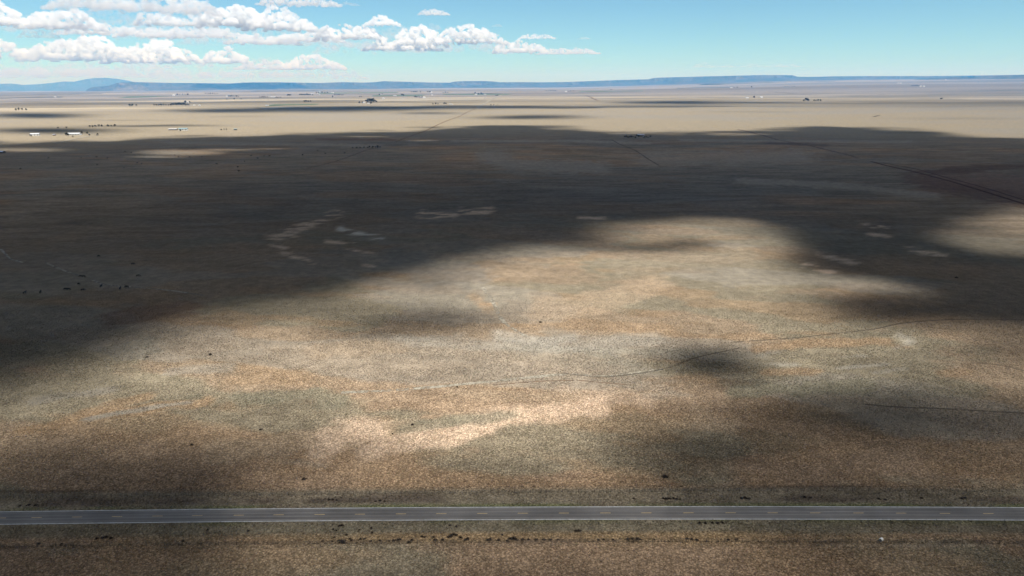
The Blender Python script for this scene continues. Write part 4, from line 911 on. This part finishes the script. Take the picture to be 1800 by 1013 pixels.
# ------------------------------------------------------------------ cumulus clouds
_bm = bmesh.new(); bmesh.ops.create_icosphere(_bm, subdivisions=2, radius=1.0)
ICO_V = np.array([v.co[:] for v in _bm.verts]); ICO_F = np.array([[v.index for v in f.verts] for f in _bm.faces]); _bm.free()
def puff_cloud(lumps, Dm, dens, lab, seed, ecc=.6):
    """lumps: (u0, u1, vtop, vbase) domes forming one cloud"""
    r = random.Random(seed); sc = Dm / FPX                        # metres per pixel at that distance
    us = [l[0] for l in lumps] + [l[1] for l in lumps]; uc = (min(us) + max(us)) / 2; vb = max(l[3] for l in lumps)
    bv = []
    def ball(x, y, z, rad, sq=1.0): bv.append(ICO_V * (rad, rad, rad * sq) + (x, y, z))
    for (a, b, t, bs) in lumps:
        W, Hh = b - a, bs - t; cx = (a + b) / 2 - uc; z0 = vb - bs
        n = max(20, min(520, int(W / max(Hh, 1) * 44 * max(1.0, Hh / 26) ** 1.5)))
        for i in range(n):
            s = r.uniform(-1, 1); prof = (1 - abs(s) ** 2.0) ** .6 * (.62 + .38 * float(vnoise((cx + s * W * .5) / (Hh * .45 + 2), seed * 1.7, 5)) * 1.25); top = Hh * min(prof, 1.05)
            rad = max(min(Hh * r.uniform(.06, .19), W * .3, r.uniform(2.5, 5.5)), .7)
            z = z0 + max(rad * .5, r.random() ** .6 * max(top - rad, 0) + rad * .2)
            ball(cx + s * W * .48, r.uniform(-1, 1) * min(W * .22, 1.5 * Hh) * prof, z, rad, .85)
        for i in range(max(5, int(W / max(Hh, 1) * 6))):           # flat body
            s = r.uniform(-.9, .9); ball(cx + s * W * .46, r.uniform(-1, 1) * min(W * .2, 1.3 * Hh), z0 + Hh * .2, Hh * .24 * (1 - .6 * abs(s)) + .5, .6)
    me = mesh_np('cloud', np.concatenate(bv), np.concatenate([ICO_F + i * len(ICO_V) for i in range(len(bv))]))
    zmin = -.2
    o = D.objects.new('cloud_tmp', me); COL.objects.link(o)
    rm = o.modifiers.new('r', 'REMESH'); rm.mode = 'VOXEL'; rm.voxel_size = .45 if dens > .035 else .8
    for sc_, st in ((4.0, 2.2), (1.7, 1.7), (.8, .6)):
        tx = D.textures.new('puff', 'CLOUDS'); tx.noise_scale = sc_; tx.noise_depth = 3
        dm = o.modifiers.new('d', 'DISPLACE'); dm.texture = tx; dm.strength = st; dm.mid_level = .5; dm.texture_coords = 'LOCAL'
    dg = bpy.context.evaluated_depsgraph_get(); out = D.meshes.new_from_object(o.evaluated_get(dg)); D.objects.remove(o)
    n = len(out.vertices); co = np.empty(n * 3, np.float32); out.vertices.foreach_get('co', co); co = co.reshape(-1, 3)
    # flat base
    low = co[:, 2] < 1.0
    co[low, 2] = 1.0 + (co[low, 2] - 1.0) * .25
    out.vertices.foreach_set('co', (co * sc).ravel()); out.update()
    out.polygons.foreach_set('use_smooth', np.ones(len(out.polygons), bool))
    rr = ray(uc, vb); hz = math.hypot(rr[0], rr[1]); az = math.atan2(rr[0], rr[1])
    o = link('cloud', out, None); o.location = (rr[0] / hz * Dm, rr[1] / hz * Dm, CAM_H + rr[2] / hz * Dm); o.rotation_euler = (0, 0, -az)
    key = 'cumulus_%d' % round(dens * 10)
    m = D.materials.get(key)
    if not m:
        t = NT(key); pv = t.new('ShaderNodeVolumePrincipled'); pv.inputs['Color'].default_value = (.997, .998, .999, 1); pv.inputs['Density'].default_value = dens * .75 / (40000 / FPX); pv.inputs['Anisotropy'].default_value = .1
        t.link(pv.outputs[0], t.out.inputs['Volume']); m = t.m
    out.materials.append(m); tag(o, lab, 'cloud', 'cumulus clouds in the sky')
    return o
CLOUDS = [([(-60, 40, -18, 12), (90, 330, -25, 20), (250, 325, -8, 18)], 22000, .2, 'large grey based cloud cut by the top left edge of the photo'),
          ([(-30, 60, 8, 52), (40, 152, 17, 53)], 30000, 0.37, 'bright heaped cloud at the left edge'), ([(42, 98, 54, 69)], 30000, .10, 'small faint cloud under the bright heaped one at the left edge'),
          ([(252, 318, 20, 48), (305, 368, 25, 48)], 32000, 0.27, 'twin domed cloud left of the biggest dome'), ([(365, 480, 9, 52), (430, 548, 14, 56)], 31000, 0.41, 'big domed white cloud in the left half of the sky'),
          ([(157, 280, 49, 68), (230, 330, 52, 70), (275, 430, 48, 70), (380, 500, 56, 78)], 38000, 0.27, 'long low cloud bank under the domed clouds'), ([(492, 545, 56, 74), (520, 600, 53, 76)], 38000, 0.27, 'cloud joining the long bank to the central bank'),
          ([(460, 592, -8, 12)], 22000, 0.37, 'thin bright cloud at the top edge left of centre'), ([(597, 632, 3, 11)], 22000, .14, 'small flat cloud right of the one at the top edge'),
          ([(565, 685, 44, 74), (650, 708, 32, 52), (690, 785, 46, 84), (640, 775, 66, 91), (765, 888, 56, 80), (770, 860, 46, 68)], 36000, 0.37, 'widest heaped cloud bank in the middle of the sky'),
          ([(736, 790, 15, 28)], 24000, 0.37, 'small bright oval cloud alone above the middle bank'), ([(868, 965, 68, 95), (940, 1052, 83, 97), (912, 976, 62, 72)], 42000, 0.31, 'tapering cloud at the right end of the cloud field'),
          ([(-60, 70, 76, 106), (40, 195, 71, 110), (110, 168, 67, 94)], 60000, .22, 'tall hazy cloud at the lower left horizon'), ([(195, 320, 80, 114), (252, 308, 72, 104)], 62000, .22, 'hazy domed cloud above the left mesa'),
          ([(305, 358, 85, 112), (358, 430, 83, 114)], 62000, .20, 'pair of hazy towers above the left mesa'), ([(425, 545, 106, 124), (492, 600, 97, 124)], 64000, .18, 'hazy cloud with a sloping right shoulder above the mesa'), ([(30, 230, 112, 138)], 80000, .03, 'faint cloud veil above the pale mountains'),
          ([(1228, 1262, 108, 119), (1250, 1300, 112, 119), (1300, 1340, 112, 119), (1335, 1395, 112, 120)], 60000, .05, 'thin faint cloud strip above the flat mesa'), ([(864, 884, 43, 48)], 30000, .10, 'tiny cloud wisp above the right end of the middle bank'), ([(1014, 1038, 65, 70)], 42000, .06, 'tiny faint wisp right of the tapering cloud')]
CLOUDS += [([(-40, 120, 34, 62), (80, 250, 22, 46)], 36000, .018, 'thin veil between the bright heaped clouds at the upper left'), ([(250, 420, 28, 74), (330, 600, 40, 82)], 43000, .014, 'thin veil round the long low cloud bank'),
           ([(560, 900, 40, 96)], 45000, .010, 'thin veil round the middle cloud bank'), ([(-60, 330, 88, 142), (180, 610, 102, 142)], 76000, .034, 'broad pale veil of cloud resting over the left horizon'), ([(200, 240, 22, 36), (225, 236, 36, 41)], 26000, .05, 'ragged scrap of cloud below the large grey based one')]
for i, (lm, dm, de, lab) in enumerate(CLOUDS): puff_cloud(lm, dm, de, lab, 100 + i)

# ------------------------------------------------------------------ haze
b = MB(); b.box((0, 36000, 30), (170000, 92000, 2100))
t = NT('air'); pv = t.new('ShaderNodeVolumePrincipled'); pv.inputs['Color'].default_value = (.14, .46, 1.0, 1); pv.inputs['Density'].default_value = 3.7e-5
pv.inputs['Absorption Color'].default_value = (1, 1, 1, 1); t.link(pv.outputs[0], t.out.inputs['Volume'])
tag(b.build('haze', t.m), 'pale blue haze over the far plain', 'haze', kind='stuff')

# ------------------------------------------------------------------ render settings
S.render.engine = 'CYCLES'
cy = S.cycles
cy.max_bounces = 18; cy.diffuse_bounces = 3; cy.glossy_bounces = 2; cy.transmission_bounces = 3; cy.volume_bounces = 16; cy.transparent_max_bounces = 24
cy.use_denoising = True; cy.denoiser = 'OPENIMAGEDENOISE'; cy.denoising_input_passes = 'RGB_ALBEDO_NORMAL'; cy.denoising_prefilter = 'ACCURATE'
S.view_settings.view_transform = 'Standard'; S.view_settings.look = 'None'; S.view_settings.exposure = 0.4; S.view_settings.gamma = 1
